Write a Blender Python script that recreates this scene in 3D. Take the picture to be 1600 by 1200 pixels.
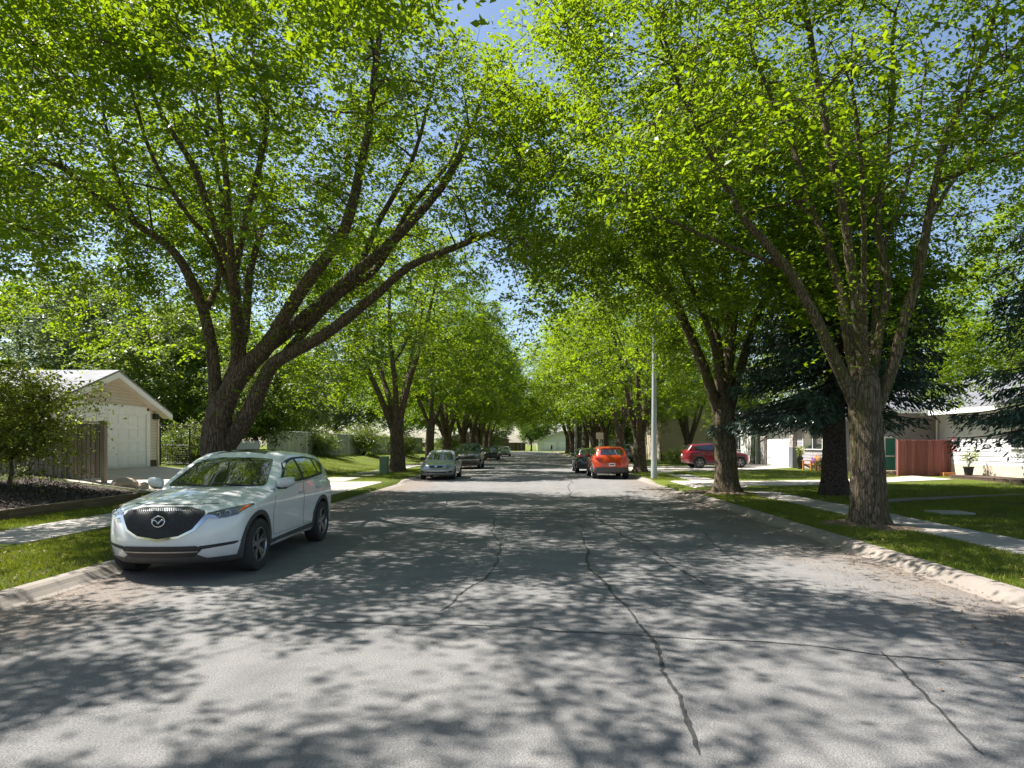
import bpy, bmesh, math, random
import numpy as np
from mathutils import Vector, Matrix
from mathutils.bvhtree import BVHTree

for o in list(bpy.data.objects):
    bpy.data.objects.remove(o, do_unlink=True)
scene = bpy.context.scene
COL = scene.collection
R = math.radians

# ------------------------------------------------------------------ camera
cam_data = bpy.data.cameras.new('camera')
cam = bpy.data.objects.new('camera', cam_data)
COL.objects.link(cam)
scene.camera = cam
cam.location = (0.0, 0.0, 1.75)
cam.rotation_euler = (R(90), 0, 0)
cam_data.sensor_width = 36.0
cam_data.lens = 22.5
cam_data.shift_x = -0.01875
cam_data.shift_y = 0.05875
cam_data.clip_start = 0.1
cam_data.clip_end = 3000

# ------------------------------------------------------------------ light
SUN_EL = R(56)
SUN_AZ = math.atan2(-0.95, 0.32)
S = Vector((math.sin(SUN_AZ) * math.cos(SUN_EL), math.cos(SUN_AZ) * math.cos(SUN_EL), math.sin(SUN_EL)))
world = bpy.data.worlds.new('World')
scene.world = world
world.use_nodes = True
wn = world.node_tree.nodes
wl = world.node_tree.links
for n in list(wn):
    wn.remove(n)
sky = wn.new('ShaderNodeTexSky')
sky.sky_type = 'NISHITA'
sky.sun_disc = False
sky.sun_elevation = SUN_EL
sky.sun_rotation = SUN_AZ
sky.air_density = 1.0
sky.dust_density = 1.0
sky.ozone_density = 1.0
bg = wn.new('ShaderNodeBackground')
bg.inputs['Strength'].default_value = 0.074
wo = wn.new('ShaderNodeOutputWorld')
wl.new(sky.outputs[0], bg.inputs[0])
wl.new(bg.outputs[0], wo.inputs[0])
sun_d = bpy.data.lights.new('sun', 'SUN')
sun_d.energy = 5.0
sun_d.angle = R(0.5)
sun_d.color = (1.0, 0.955, 0.89)
sun = bpy.data.objects.new('sun', sun_d)
COL.objects.link(sun)
sun.location = S * 60
sun.rotation_euler = S.to_track_quat('Z', 'Y').to_euler()

scene.view_settings.view_transform = 'Standard'
scene.view_settings.look = 'None'
scene.view_settings.gamma = 1.0
scene.view_settings.use_curve_mapping = False
scene.view_settings.exposure = 1.42
scene.render.engine = 'CYCLES'
scene.cycles.use_denoising = True
scene.cycles.max_bounces = 10
scene.cycles.diffuse_bounces = 6
scene.cycles.glossy_bounces = 3
scene.cycles.transmission_bounces = 4
scene.cycles.transparent_max_bounces = 6

# ------------------------------------------------------------------ helpers
def tag(o, label=None, cat=None, group=None, kind=None):
    if label: o['label'] = label
    if cat: o['category'] = cat
    if group: o['group'] = group
    if kind: o['kind'] = kind
    return o

def thing(name, label, cat, loc=(0, 0, 0), rz=0.0, group=None):
    o = bpy.data.objects.new(name, None)
    o.empty_display_size = 0.2
    COL.objects.link(o)
    o.location = loc
    o.rotation_euler = (0, 0, rz)
    return tag(o, label, cat, group)

def link(name, mesh, parent=None, loc=None, rot=None):
    o = bpy.data.objects.new(name, mesh)
    COL.objects.link(o)
    if parent is not None:
        o.parent = parent
    if loc is not None:
        o.location = loc
    if rot is not None:
        o.rotation_euler = rot
    return o

def np_mesh(name, verts, quads, mat=None, smooth=False, tris=False):
    verts = np.asarray(verts, dtype=np.float32).reshape(-1, 3)
    k = 3 if tris else 4
    quads = np.asarray(quads, dtype=np.int32).reshape(-1, k)
    me = bpy.data.meshes.new(name)
    me.vertices.add(len(verts))
    me.vertices.foreach_set('co', verts.ravel())
    me.loops.add(quads.size)
    me.loops.foreach_set('vertex_index', quads.ravel())
    me.polygons.add(len(quads))
    me.polygons.foreach_set('loop_start', np.arange(0, quads.size, k, dtype=np.int32))
    me.polygons.foreach_set('loop_total', np.full(len(quads), k, dtype=np.int32))
    me.update(calc_edges=True)
    if smooth:
        me.polygons.foreach_set('use_smooth', np.ones(len(quads), dtype=bool))
    if mat:
        me.materials.append(mat)
    return me

def bm_mesh(name, bm, mat=None, smooth=False):
    me = bpy.data.meshes.new(name)
    bmesh.ops.recalc_face_normals(bm, faces=bm.faces)
    if smooth:
        for f in bm.faces:
            f.smooth = True
    bm.to_mesh(me)
    bm.free()
    if mat:
        me.materials.append(mat)
    return me

def box_bm(bm, lo, hi, m=None):
    x0, y0, z0 = lo
    x1, y1, z1 = hi
    co = [(x0, y0, z0), (x1, y0, z0), (x1, y1, z0), (x0, y1, z0), (x0, y0, z1), (x1, y0, z1), (x1, y1, z1), (x0, y1, z1)]
    if m is not None:
        co = [m @ Vector(c) for c in co]
    v = [bm.verts.new(c) for c in co]
    fs = []
    for f in ((3, 2, 1, 0), (4, 5, 6, 7), (0, 1, 5, 4), (1, 2, 6, 5), (2, 3, 7, 6), (3, 0, 4, 7)):
        fs.append(bm.faces.new([v[i] for i in f]))
    return v, fs

def box_mesh(name, lo, hi, mat, bevel=0.0):
    bm = bmesh.new()
    box_bm(bm, lo, hi)
    if bevel > 0:
        bmesh.ops.bevel(bm, geom=list(bm.edges), offset=bevel, segments=1, affect='EDGES', profile=0.5)
    return bm_mesh(name, bm, mat)

def box(name, lo, hi, mat, parent=None, bevel=0.0):
    return link(name, box_mesh(name, lo, hi, mat, bevel), parent)

def poly_prism(name, pts, axis, a0, a1, mat, parent=None, bevel=0.0):
    """pts: 2D outline; axis 'x': (y,z) extruded along x; 'y': (x,z); 'z': (x,y)"""
    def P(p, a):
        if axis == 'x': return (a, p[0], p[1])
        if axis == 'y': return (p[0], a, p[1])
        return (p[0], p[1], a)
    bm = bmesh.new()
    lo = [bm.verts.new(P(p, a0)) for p in pts]
    hi = [bm.verts.new(P(p, a1)) for p in pts]
    n = len(pts)
    bm.faces.new(lo)
    bm.faces.new(hi)
    for i in range(n):
        bm.faces.new((lo[i], lo[(i + 1) % n], hi[(i + 1) % n], hi[i]))
    bmesh.ops.recalc_face_normals(bm, faces=bm.faces)
    if bevel > 0:
        bmesh.ops.bevel(bm, geom=list(bm.edges), offset=bevel, segments=1, affect='EDGES', profile=0.5)
    return link(name, bm_mesh(name, bm, mat), parent)

def catmull(pts, n):
    p = np.asarray(pts, dtype=float)
    if len(p) < 3:
        t = np.linspace(0, 1, n)[:, None]
        return p[0] * (1 - t) + p[-1] * t
    P = np.vstack([2 * p[0] - p[1], p, 2 * p[-1] - p[-2]])
    out = []
    seg = len(p) - 1
    for u in np.linspace(0, seg - 1e-6, n):
        i = int(u)
        t = u - i
        a, b, c, d = P[i], P[i + 1], P[i + 2], P[i + 3]
        out.append(0.5 * ((2 * b) + (c - a) * t + (2 * a - 5 * b + 4 * c - d) * t * t + (3 * b - a - 3 * c + d) * t ** 3))
    return np.array(out)

def tube(pts, rad, n=8, cap=False):
    p = np.asarray(pts, float)
    r = np.asarray(rad, float)
    k = len(p)
    t = np.gradient(p, axis=0)
    t /= np.linalg.norm(t, axis=1)[:, None] + 1e-9
    ref = np.array([1.0, 0, 0]) if abs(t[0][0]) < 0.8 else np.array([0, 1.0, 0])
    u = ref - t[0] * ref.dot(t[0])
    u /= np.linalg.norm(u)
    ang = np.arange(n) * 2 * math.pi / n
    V = np.empty((k, n, 3))
    for i in range(k):
        u = u - t[i] * u.dot(t[i])
        u /= np.linalg.norm(u) + 1e-9
        w = np.cross(t[i], u)
        V[i] = p[i] + r[i] * (np.cos(ang)[:, None] * u + np.sin(ang)[:, None] * w)
    i, j = np.meshgrid(np.arange(k - 1), np.arange(n), indexing='ij')
    a = i * n + j
    b = i * n + (j + 1) % n
    Q = np.stack([a, b, b + n, a + n], -1).reshape(-1, 4)
    return V.reshape(-1, 3), Q

class Acc:
    def __init__(self):
        self.v, self.q, self.n = [], [], 0
    def add(self, v, q):
        self.v.append(np.asarray(v, float)); self.q.append(np.asarray(q) + self.n); self.n += len(v)
    def tube(self, pts, rad, n=8):
        if np.isscalar(rad): rad = [rad] * len(pts)
        self.add(*tube(pts, rad, n))
    def mesh(self, name, mat, smooth=True):
        return np_mesh(name, np.vstack(self.v), np.vstack(self.q), mat, smooth)

# ------------------------------------------------------------------ materials
class MB:
    """tiny node-material builder"""
    def __init__(self, name):
        self.m = bpy.data.materials.new(name)
        self.m.use_nodes = True
        self.t = self.m.node_tree
        self.b = self.t.nodes['Principled BSDF']
        self.out = self.t.nodes['Material Output']
    def n(self, typ, **kw):
        nd = self.t.nodes.new(typ)
        for k, v in kw.items():
            if k in nd.inputs: nd.inputs[k].default_value = v
            else: setattr(nd, k, v)
        return nd
    def l(self, a, b):
        self.t.links.new(a, b)
    def coord(self, scale=(1, 1, 1), out='Object'):
        tc = self.n('ShaderNodeTexCoord')
        mp = self.n('ShaderNodeMapping')
        mp.inputs['Scale'].default_value = scale
        self.l(tc.outputs[out], mp.inputs[0])
        return mp.outputs[0]
    def world(self, scale=(1, 1, 1)):
        g = self.n('ShaderNodeNewGeometry')
        mp = self.n('ShaderNodeMapping')
        mp.inputs['Scale'].default_value = scale
        self.l(g.outputs['Position'], mp.inputs[0])
        return mp.outputs[0]
    def noise(self, vec, scale, detail=4, rough=0.55):
        n = self.n('ShaderNodeTexNoise')
        n.inputs['Scale'].default_value = scale
        n.inputs['Detail'].default_value = detail
        n.inputs['Roughness'].default_value = rough
        self.l(vec, n.inputs['Vector'])
        return n.outputs[0]
    def voro(self, vec, scale, feature='F1', out='Distance'):
        n = self.n('ShaderNodeTexVoronoi')
        n.feature = feature
        n.inputs['Scale'].default_value = scale
        self.l(vec, n.inputs['Vector'])
        return n.outputs[out]
    def ramp(self, fac, stops):
        r = self.n('ShaderNodeValToRGB')
        e = r.color_ramp.elements
        while len(e) < len(stops): e.new(0.5)
        for i, (p, c) in enumerate(stops):
            e[i].position = p
            c = c if isinstance(c, (tuple, list)) else (c, c, c)
            e[i].color = (*c[:3], 1)
        self.l(fac, r.inputs[0])
        return r.outputs[0]
    def mix(self, fac, a, b, blend='MIX'):
        n = self.n('ShaderNodeMix')
        n.data_type = 'RGBA'
        n.blend_type = blend
        for s, v in ((n.inputs[0], fac), (n.inputs[6], a), (n.inputs[7], b)):
            if isinstance(v, (int, float)): s.default_value = v
            elif isinstance(v, (tuple, list)): s.default_value = (*v[:3], 1)
            else: self.l(v, s)
        return n.outputs[2]
    def math(self, op, a, b=0.0):
        n = self.n('ShaderNodeMath')
        n.operation = op
        for s, v in ((n.inputs[0], a), (n.inputs[1], b)):
            if isinstance(v, (int, float)): s.default_value = v
            else: self.l(v, s)
        return n.outputs[0]
    def bump(self, h, strength=0.3, dist=0.02):
        n = self.n('ShaderNodeBump')
        n.inputs['Strength'].default_value = strength
        n.inputs['Distance'].default_value = dist
        self.l(h, n.inputs['Height'])
        self.l(n.outputs[0], self.b.inputs['Normal'])
    def col(self, c):
        if isinstance(c, (tuple, list)): self.b.inputs['Base Color'].default_value = (*c[:3], 1)
        else: self.l(c, self.b.inputs['Base Color'])
    def rough(self, r):
        if isinstance(r, (int, float)): self.b.inputs['Roughness'].default_value = r
        else: self.l(r, self.b.inputs['Roughness'])

def flat_mat(name, c, rough=0.6, metal=0.0, var=0.12, scale=6.0, bump=0.0, coat=0.0, spec=0.5):
    b = MB(name)
    v = b.coord()
    nz = b.noise(v, scale, 5)
    lo = tuple(x * (1 - var) for x in c)
    hi = tuple(min(1, x * (1 + var)) for x in c)
    b.col(b.ramp(nz, [(0.3, lo), (0.7, hi)]))
    b.rough(rough)
    b.b.inputs['Metallic'].default_value = metal
    b.b.inputs['Coat Weight'].default_value = coat
    b.b.inputs['Coat Roughness'].default_value = 0.04
    b.b.inputs['Specular IOR Level'].default_value = spec
    if bump > 0:
        b.bump(b.noise(v, scale * 6, 6), bump, 0.01)
    return b.m

M = {}
def mat_asphalt():
    b = MB('asphalt')
    w = b.world()
    fine = b.noise(w, 62, 4, 0.75)
    agg = b.voro(w, 85)
    big = b.noise(w, 0.35, 5, 0.6)
    mid = b.noise(w, 2.2, 5, 0.6)
    c = b.ramp(fine, [(0.28, (0.070, 0.070, 0.072)), (0.50, (0.168, 0.164, 0.161)), (0.75, (0.32, 0.308, 0.296))])
    c = b.mix(b.ramp(big, [(0.35, 0.0), (0.65, 0.55)]), c, (0.235, 0.225, 0.215))
    c = b.mix(b.ramp(mid, [(0.42, 0.35), (0.6, 0.0)]), c, (0.115, 0.115, 0.117))
    c = b.mix(b.ramp(b.noise(b.world((1, 0.3, 1)), 1.1, 7, 0.7), [(0.58, 0.0), (0.72, 0.5)]), c, (0.085, 0.083, 0.083))
    # silt and seed litter washed towards both gutters
    sep = b.n('ShaderNodeSeparateXYZ')
    b.l(w, sep.inputs[0])
    edge = b.math('ABSOLUTE', sep.outputs[0])
    edge = b.math('ADD', edge, b.math('MULTIPLY', b.noise(b.world((1, 0.35, 1)), 0.9, 6, 0.65), 2.6))
    silt = b.ramp(b.math('MULTIPLY', edge, 0.1), [(0.50, 0.0), (0.66, 0.8)])
    c = b.mix(silt, c, b.ramp(b.noise(w, 22, 6, 0.7), [(0.3, (0.095, 0.070, 0.052)), (0.65, (0.255, 0.208, 0.172))]))
    b.col(c)
    b.rough(0.9)
    b.b.inputs['Specular IOR Level'].default_value = 0.25
    b.bump(b.math('ADD', fine, b.math('MULTIPLY', agg, 0.6)), 0.75, 0.012)
    return b.m

def mat_concrete(name='concrete', tint=(0.36, 0.33, 0.295)):
    b = MB(name)
    w = b.world()
    c = b.ramp(b.noise(w, 1.3, 6, 0.65), [(0.3, tuple(x * 0.78 for x in tint)), (0.7, tuple(min(1, x * 1.12) for x in tint))])
    c = b.mix(b.ramp(b.noise(w, 120, 2), [(0.35, 0.35), (0.6, 0.0)]), c, tuple(x * 0.6 for x in tint))
    c = b.mix(b.ramp(b.noise(w, 5.5, 6, 0.75), [(0.56, 0.0), (0.70, 0.5)]), c, (0.17, 0.14, 0.115))
    b.col(c)
    b.rough(0.88)
    b.bump(b.noise(w, 60, 6, 0.7), 0.35, 0.008)
    return b.m

def mat_lawn():
    b = MB('lawn')
    w = b.world()
    n = b.noise(w, 0.8, 6, 0.65)
    f = b.noise(w, 60, 4, 0.7)
    g = b.ramp(f, [(0.25, (0.035, 0.058, 0.008)), (0.5, (0.090, 0.130, 0.014)), (0.75, (0.165, 0.20, 0.030))])
    g2 = b.mix(b.ramp(n, [(0.36, 0.0), (0.7, 0.65)]), g, (0.165, 0.195, 0.030))
    # worn soil patches
    soil = b.ramp(b.noise(w, 1.6, 7, 0.75), [(0.53, 0.0), (0.64, 0.8)])
    g3 = b.mix(soil, g2, b.ramp(f, [(0.3, (0.07, 0.05, 0.033)), (0.7, (0.20, 0.15, 0.10))]))
    b.col(g3)
    b.rough(0.95)
    b.b.inputs['Specular IOR Level'].default_value = 0.15
    b.bump(f, 1.0, 0.05)
    return b.m

def mat_leaf(name, stops, trans=(0.30, 0.45, 0.03), tw=0.42, rough=0.45):
    b = MB(name)
    g = b.n('ShaderNodeNewGeometry')
    tone = b.noise(b.world(), 1.1, 3, 0.6)
    f = b.math('ADD', b.math('MULTIPLY', g.outputs['Random Per Island'], 0.62), b.math('MULTIPLY', b.math('SUBTRACT', tone, 0.28), 0.85))
    c = b.ramp(f, stops)
    b.col(c)
    b.rough(rough)
    b.b.inputs['Specular IOR Level'].default_value = 0.35
    t = b.n('ShaderNodeBsdfTranslucent')
    tc = b.mix(0.55, c, trans)
    b.l(tc, t.inputs['Color'])
    mx = b.n('ShaderNodeMixShader')
    mx.inputs[0].default_value = tw
    b.l(b.b.outputs[0], mx.inputs[1])
    b.l(t.outputs[0], mx.inputs[2])
    b.l(mx.outputs[0], b.out.inputs['Surface'])
    return b.m

def mat_bark(name, dark, mid, light, moss=None, zs=0.22, scale=9.0):
    b = MB(name)
    v = b.coord((1, 1, zs))
    d = b.noise(b.coord((1, 1, 0.5)), 3.0, 4)
    vv = b.n('ShaderNodeVectorMath')
    vv.operation = 'MULTIPLY_ADD'
    sc = b.n('ShaderNodeCombineXYZ')
    b.l(v, vv.inputs[0])
    vv.inputs[1].default_value = (1, 1, 1)
    for i in range(3): b.l(b.math('MULTIPLY', d, 0.14), sc.inputs[i])
    b.l(sc.outputs[0], vv.inputs[2])
    cr = b.voro(vv.outputs[0], scale, 'DISTANCE_TO_EDGE')
    fn = b.noise(v, 28, 6, 0.7)
    cr2 = b.voro(vv.outputs[0], scale * 2.1, 'DISTANCE_TO_EDGE')
    h = b.math('ADD', b.math('MULTIPLY', b.ramp(cr, [(0.0, 0.0), (0.22, 1.0)]), 0.45), b.math('ADD', b.math('MULTIPLY', b.ramp(cr2, [(0.0, 0.0), (0.25, 1.0)]), 0.25), b.math('MULTIPLY', fn, 0.65)))
    c = b.ramp(h, [(0.28, dark), (0.68, mid), (1.0, light)])
    if moss:
        m = b.ramp(b.noise(b.coord((1, 1, 0.35)), 2.4, 5, 0.7), [(0.46, 0.0), (0.62, 0.7)])
        c = b.mix(m, c, moss)
    b.col(c)
    b.rough(0.92)
    b.b.inputs['Specular IOR Level'].default_value = 0.2
    b.bump(h, 0.9, 0.035)
    return b.m

def mat_wood(name, dark, light, axis='z', scale=5.0):
    b = MB(name)
    sc = {'z': (14, 14, 0.8), 'x': (0.8, 14, 14), 'y': (14, 0.8, 14)}[axis]
    oi = b.n('ShaderNodeObjectInfo')
    v = b.coord(sc)
    add = b.n('ShaderNodeVectorMath')
    add.operation = 'ADD'
    cx = b.n('ShaderNodeCombineXYZ')
    for i in range(3): b.l(b.math('MULTIPLY', oi.outputs['Random'], 37.0), cx.inputs[i])
    b.l(v, add.inputs[0]); b.l(cx.outputs[0], add.inputs[1])
    g = b.noise(add.outputs[0], 1.2, 6, 0.7)
    c = b.ramp(g, [(0.28, dark), (0.72, light)])
    k = b.ramp(oi.outputs['Random'], [(0.0, 0.72), (1.0, 1.15)])
    c = b.mix(1.0, c, k, 'MULTIPLY')
    b.col(c)
    b.rough(0.85)
    b.bump(g, 0.4, 0.01)
    return b.m

def mat_paint(name, c, flake=0.0, metal=0.0, rough=0.35):
    b = MB(name)
    v = b.coord()
    d = b.ramp(b.noise(v, 2.0, 5, 0.6), [(0.35, tuple(x * 0.95 for x in c)), (0.65, c)])
    # road dust low on the panels
    sep = b.n('ShaderNodeSeparateXYZ')
    b.l(v, sep.inputs[0])
    z = b.math('ADD', sep.outputs[2], b.math('MULTIPLY', b.noise(v, 7.0, 6, 0.7), 0.35))
    dust = b.ramp(z, [(0.40, 0.4), (0.78, 0.0)])
    d = b.mix(dust, d, (0.26, 0.23, 0.20))
    b.col(d)
    b.b.inputs['Metallic'].default_value = metal
    b.rough(b.ramp(b.noise(v, 12, 5), [(0.3, rough), (0.7, rough + 0.1)]))
    b.b.inputs['Coat Weight'].default_value = 1.0
    b.b.inputs['Coat Roughness'].default_value = 0.03
    return b.m

def mat_glass(name, c=(0.012, 0.016, 0.016), rough=0.02):
    b = MB(name)
    v = b.coord()
    b.col(b.ramp(b.noise(v, 1.5, 3), [(0.3, c), (0.7, tuple(x * 1.5 for x in c))]))
    b.rough(b.ramp(b.noise(v, 9, 5), [(0.4, rough), (0.8, rough + 0.05)]))
    b.b.inputs['Specular IOR Level'].default_value = 0.9
    b.b.inputs['IOR'].default_value = 1.6
    b.b.inputs['Coat Weight'].default_value = 1.0
    return b.m

M['asphalt'] = mat_asphalt()
M['concrete'] = mat_concrete()
M['kerb'] = mat_concrete('kerb_concrete', (0.235, 0.203, 0.175))
M['driveway'] = mat_concrete('driveway_concrete', (0.52, 0.46, 0.40))
M['lawn'] = mat_lawn()
M['tar'] = flat_mat('tar', (0.032, 0.032, 0.033), 0.7, var=0.4, scale=20, bump=0.3)
M['black'] = flat_mat('black_plastic', (0.022, 0.022, 0.024), 0.55, var=0.2, scale=15, bump=0.05)
M['rubber'] = flat_mat('rubber', (0.028, 0.027, 0.027), 0.85, var=0.25, scale=20, bump=0.2)
M['cladding'] = flat_mat('cladding', (0.06, 0.058, 0.058), 0.6, var=0.2, scale=10, bump=0.08)
M['chrome'] = flat_mat('chrome', (0.62, 0.62, 0.62), 0.14, metal=1.0, var=0.05)
M['alloy'] = flat_mat('alloy', (0.33, 0.33, 0.34), 0.32, metal=0.9, var=0.15)
M['glass'] = mat_glass('car_glass')
M['lens'] = mat_glass('lamp_lens', (0.07, 0.075, 0.08), 0.05)
M['reflector'] = flat_mat('reflector', (0.75, 0.76, 0.78), 0.12, metal=1.0, var=0.1, scale=30)
M['amber'] = flat_mat('amber_lens', (0.75, 0.12, 0.015), 0.15, coat=1.0)
M['red_lens'] = flat_mat('red_lens', (0.45, 0.012, 0.012), 0.12, coat=1.0)
M['plate'] = flat_mat('plate', (0.72, 0.72, 0.74), 0.4)
M['ink'] = flat_mat('plate_ink', (0.20, 0.05, 0.06), 0.5)
# ================================================================== ground, road, pavements
KL, KR = -5.50, 5.15          # foot of the rolled kerbs
def sstep(t):
    t = min(1.0, max(0.0, t))
    return t * t * (3 - 2 * t)

def gz(x, y):
    """terrain height"""
    if KL - 0.28 < x < KR + 0.28 and y < 128:
        return -0.10
    if x >= 0:
        return 0.115 + 0.075 * sstep((x - 8.5) / 9.0)
    if x > -10.2:
        return 0.115
    # garden behind the timber edging
    za = 0.115 if x > -11.36 else 0.33 + 0.45 * sstep((-11.36 - x) / 4.4)
    zb = 0.105 + 0.70 * min(1.0, max(0.0, (-9.9 - x) / 5.7))
    zc = 0.115 + 0.80 * sstep((-10.2 - x) / 5.2)
    if y < 18.0: return za
    if y < 19.2:
        t = sstep((y - 18.0) / 1.2); return za * (1 - t) + zb * t
    if y < 28.0: return zb
    if y < 30.0:
        t = sstep((y - 28.0) / 2.0); return zb * (1 - t) + zc * t
    return zc

def build_ground():
    xs = [-900, -300, -120, -60, -40, -30, -25, -22, -20, -18, -17, -16] + list(np.arange(-15.5, -11.4, 0.4)) + [-11.37, -11.35, -10.6, -10.2, -9.8, -8.5, -7, KL - 0.36, KL - 0.27, 0, KR + 0.27, KR + 0.36, 7, 8, 8.5, 9.5, 11, 13, 15, 17.5, 20, 24, 30, 45, 80, 300, 900]
    ys = [-200, -60, -25, -10, 0, 4, 8, 12, 15, 17, 18, 18.3, 18.6, 18.9, 19.2, 20, 22, 24, 26, 28, 28.5, 29, 29.5, 30, 32, 36, 42, 50, 60, 75, 95, 120, 127.95, 128.0, 160, 220, 400, 1200]
    V = [(x, y, gz(x, y)) for y in ys for x in xs]
    n = len(xs)
    Q = [(j * n + i, j * n + i + 1, (j + 1) * n + i + 1, (j + 1) * n + i) for j in range(len(ys) - 1) for i in range(n - 1)]
    o = link('ground', np_mesh('ground', V, Q, M['lawn']))
    tag(o, kind='structure')

    # carriageway, with the cross street far off
    xs = np.linspace(KL, KR, 13); ys = [-25] + list(np.arange(-10, 30, 2.5)) + [30, 40, 60, 90, 128]
    V = [(x, y, 0.0) for y in ys for x in xs]; n = len(xs)
    Q = [(j * n + i, j * n + i + 1, (j + 1) * n + i + 1, (j + 1) * n + i) for j in range(len(ys) - 1) for i in range(n - 1)]
    road = link('road', np_mesh('road', V, Q, M['asphalt'])); tag(road, kind='structure')
    cross = link('cross_street', np_mesh('cross_street', [(-70, 128, 0.124), (70, 128, 0.124), (70, 139, 0.124), (-70, 139, 0.124)], [(0, 1, 2, 3)], M['asphalt'])); tag(cross, kind='structure')
    return road

road = build_ground()

def crack(pts, w, seed):
    """a bead of tar along a wandering crack"""
    rnd = np.random.RandomState(seed)
    p = np.array(pts, float)
    d = np.concatenate([[0], np.cumsum(np.linalg.norm(np.diff(p, axis=0), axis=1))])
    n = max(8, int(d[-1] / 0.06))
    t = np.linspace(0, d[-1], n)
    q = np.stack([np.interp(t, d, p[:, 0]), np.interp(t, d, p[:, 1])], 1)
    wob = np.cumsum(np.convolve(rnd.normal(0, 0.022, n + 8), np.ones(9) / 9, 'valid')); wob -= np.linspace(wob[0], wob[-1], n); wob += rnd.normal(0, 0.006, n)
    tang = np.gradient(q, axis=0); tang /= np.linalg.norm(tang, axis=1)[:, None]
    nor = np.stack([-tang[:, 1], tang[:, 0]], 1)
    q = q + nor * wob[:, None]
    ww = w * np.clip(0.2 + 1.2 * np.convolve(rnd.rand(n + 6), np.ones(7) / 7, 'valid') + rnd.normal(0, 0.16, n), 0.25, 1.5) * 0.68; ww[0] = ww[-1] = 0.006
    a = q + nor * ww[:, None] / 2; b = q - nor * ww[:, None] / 2
    V = np.zeros((n * 2, 3)); V[0::2, :2] = a; V[1::2, :2] = b; V[:, 2] = 0.004
    Q = [(2 * i, 2 * i + 1, 2 * i + 3, 2 * i + 2) for i in range(n - 1)]
    link('crack_seal', np_mesh('crack_seal', V, Q, M['tar']), road)

crack([(0.95, 3.6), (0.95, 4.7), (0.92, 6.2), (0.93, 7.6), (0.80, 9.0), (0.88, 11.5), (1.05, 14.0)], 0.055, 1)
crack([(-0.95, 6.7), (-0.80, 7.8), (-0.50, 9.6), (-0.72, 12.0), (-0.85, 15.0)], 0.05, 2)
crack([(-2.35, 6.35), (-1.2, 6.2), (0.0, 6.25), (1.0, 6.0), (2.2, 5.6), (3.4, 5.25), (4.9, 4.95)], 0.035, 3)
crack([(2.15, 7.9), (2.0, 9.4), (1.9, 11.5), (1.65, 14.0), (1.5, 17.0)], 0.045, 4)
crack([(2.55, 3.6), (2.75, 4.6), (2.95, 5.4)], 0.035, 5)
crack([(1.35, 20.5), (1.6, 24.0), (1.7, 27.0), (2.0, 33.0)], 0.05, 6)
crack([(-3.0, 12.5), (-2.4, 16.0), (-2.6, 20.0)], 0.035, 7)
crack([(3.1, 9.5), (3.4, 13.0), (3.2, 18.0)], 0.03, 8)

# ---- rolled kerbs, cast in lengths
KPROF = [(0.0, 0.003), (0.08, 0.020), (0.15, 0.062), (0.20, 0.100), (0.26, 0.122), (0.38, 0.125), (0.38, -0.06)]
def kerb_piece(y0, y1, side, h0, h1, parent):
    V = []
    for y, h in ((y0 + 0.006, h0), (y1 - 0.006, h1)):
        for d, z in KPROF:
            V.append(((KL - d) if side < 0 else (KR + d), y, z * h if z > 0 else z))
        V.append(((KL - 0.0) if side < 0 else KR, y, -0.06))
    n = len(KPROF) + 1
    bm = bmesh.new()
    vv = [bm.verts.new(v) for v in V]
    bm.faces.new(vv[:n]); bm.faces.new(vv[n:])
    for i in range(n): bm.faces.new((vv[i], vv[(i + 1) % n], vv[n + (i + 1) % n], vv[n + i]))
    link('kerb_stone', bm_mesh('kerb_stone', bm, M['kerb']), parent)

def kerb_run(name, side, spans):
    k = bpy.data.objects.new(name, None); COL.objects.link(k); tag(k, kind='structure')
    for y0, y1, h0, h1, step in spans:
        n = max(1, round((y1 - y0) / step))
        for i in range(n):
            a, b = y0 + (y1 - y0) * i / n, y0 + (y1 - y0) * (i + 1) / n
            kerb_piece(a, b, side, h0 + (h1 - h0) * i / n, h0 + (h1 - h0) * (i + 1) / n, k)
kerb_run('kerb_left', -1, [(-6, 17.2, 1, 1, 1.8), (17.2, 18.6, 1, 0.2, 1.4), (18.6, 27.6, 0.2, 0.2, 3.0), (27.6, 29.0, 0.2, 1, 1.4), (29, 61, 1, 1, 4.0), (61, 128, 1, 1, 33)])
kerb_run('kerb_right', 1, [(-6, 21.4, 1, 1, 1.8), (21.4, 23.0, 1, 0.2, 1.6), (23.0, 28.0, 0.2, 0.2, 2.5), (28.0, 29.4, 0.2, 1, 1.4), (29.4, 37.4, 1, 1, 4.0), (37.4, 38.4, 1, 0.2, 1), (38.4, 46.6, 0.2, 0.2, 4.1), (46.6, 47.6, 0.2, 1, 1), (47.6, 63.6, 1, 1, 4), (63.6, 128, 1, 1, 32)])

# ---- footways laid in slabs
def footway(name, x0, x1, y0, y1, step, far):
    k = bpy.data.objects.new(name, None); COL.objects.link(k); tag(k, kind='structure')
    me = box_mesh('slab', (x0, 0.005, -0.08), (x1, step - 0.007, 0), M['concrete'], 0.006)
    y = y0; i = 0
    while y < y1:
        rnd = random.Random(i * 7 + int(x0 * 10))
        o = link('slab', me, k, (0, y, 0.127 + rnd.uniform(0, 0.006)), (rnd.uniform(-0.003, 0.003), rnd.uniform(-0.003, 0.003), 0))
        y += step; i += 1
    box('slab', (x0, y, 0.03), (x1, far, 0.127), M['concrete'], k)
footway('sidewalk_left', -9.75, -8.25, -3.0, 17.9, 1.5, 18.3)
footway('sidewalk_left', -9.75, -8.25, 28.2, 58, 1.5, 127.5)
footway('sidewalk_right', 7.20, 8.35, -2.0, 58, 1.5, 127.5)

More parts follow.
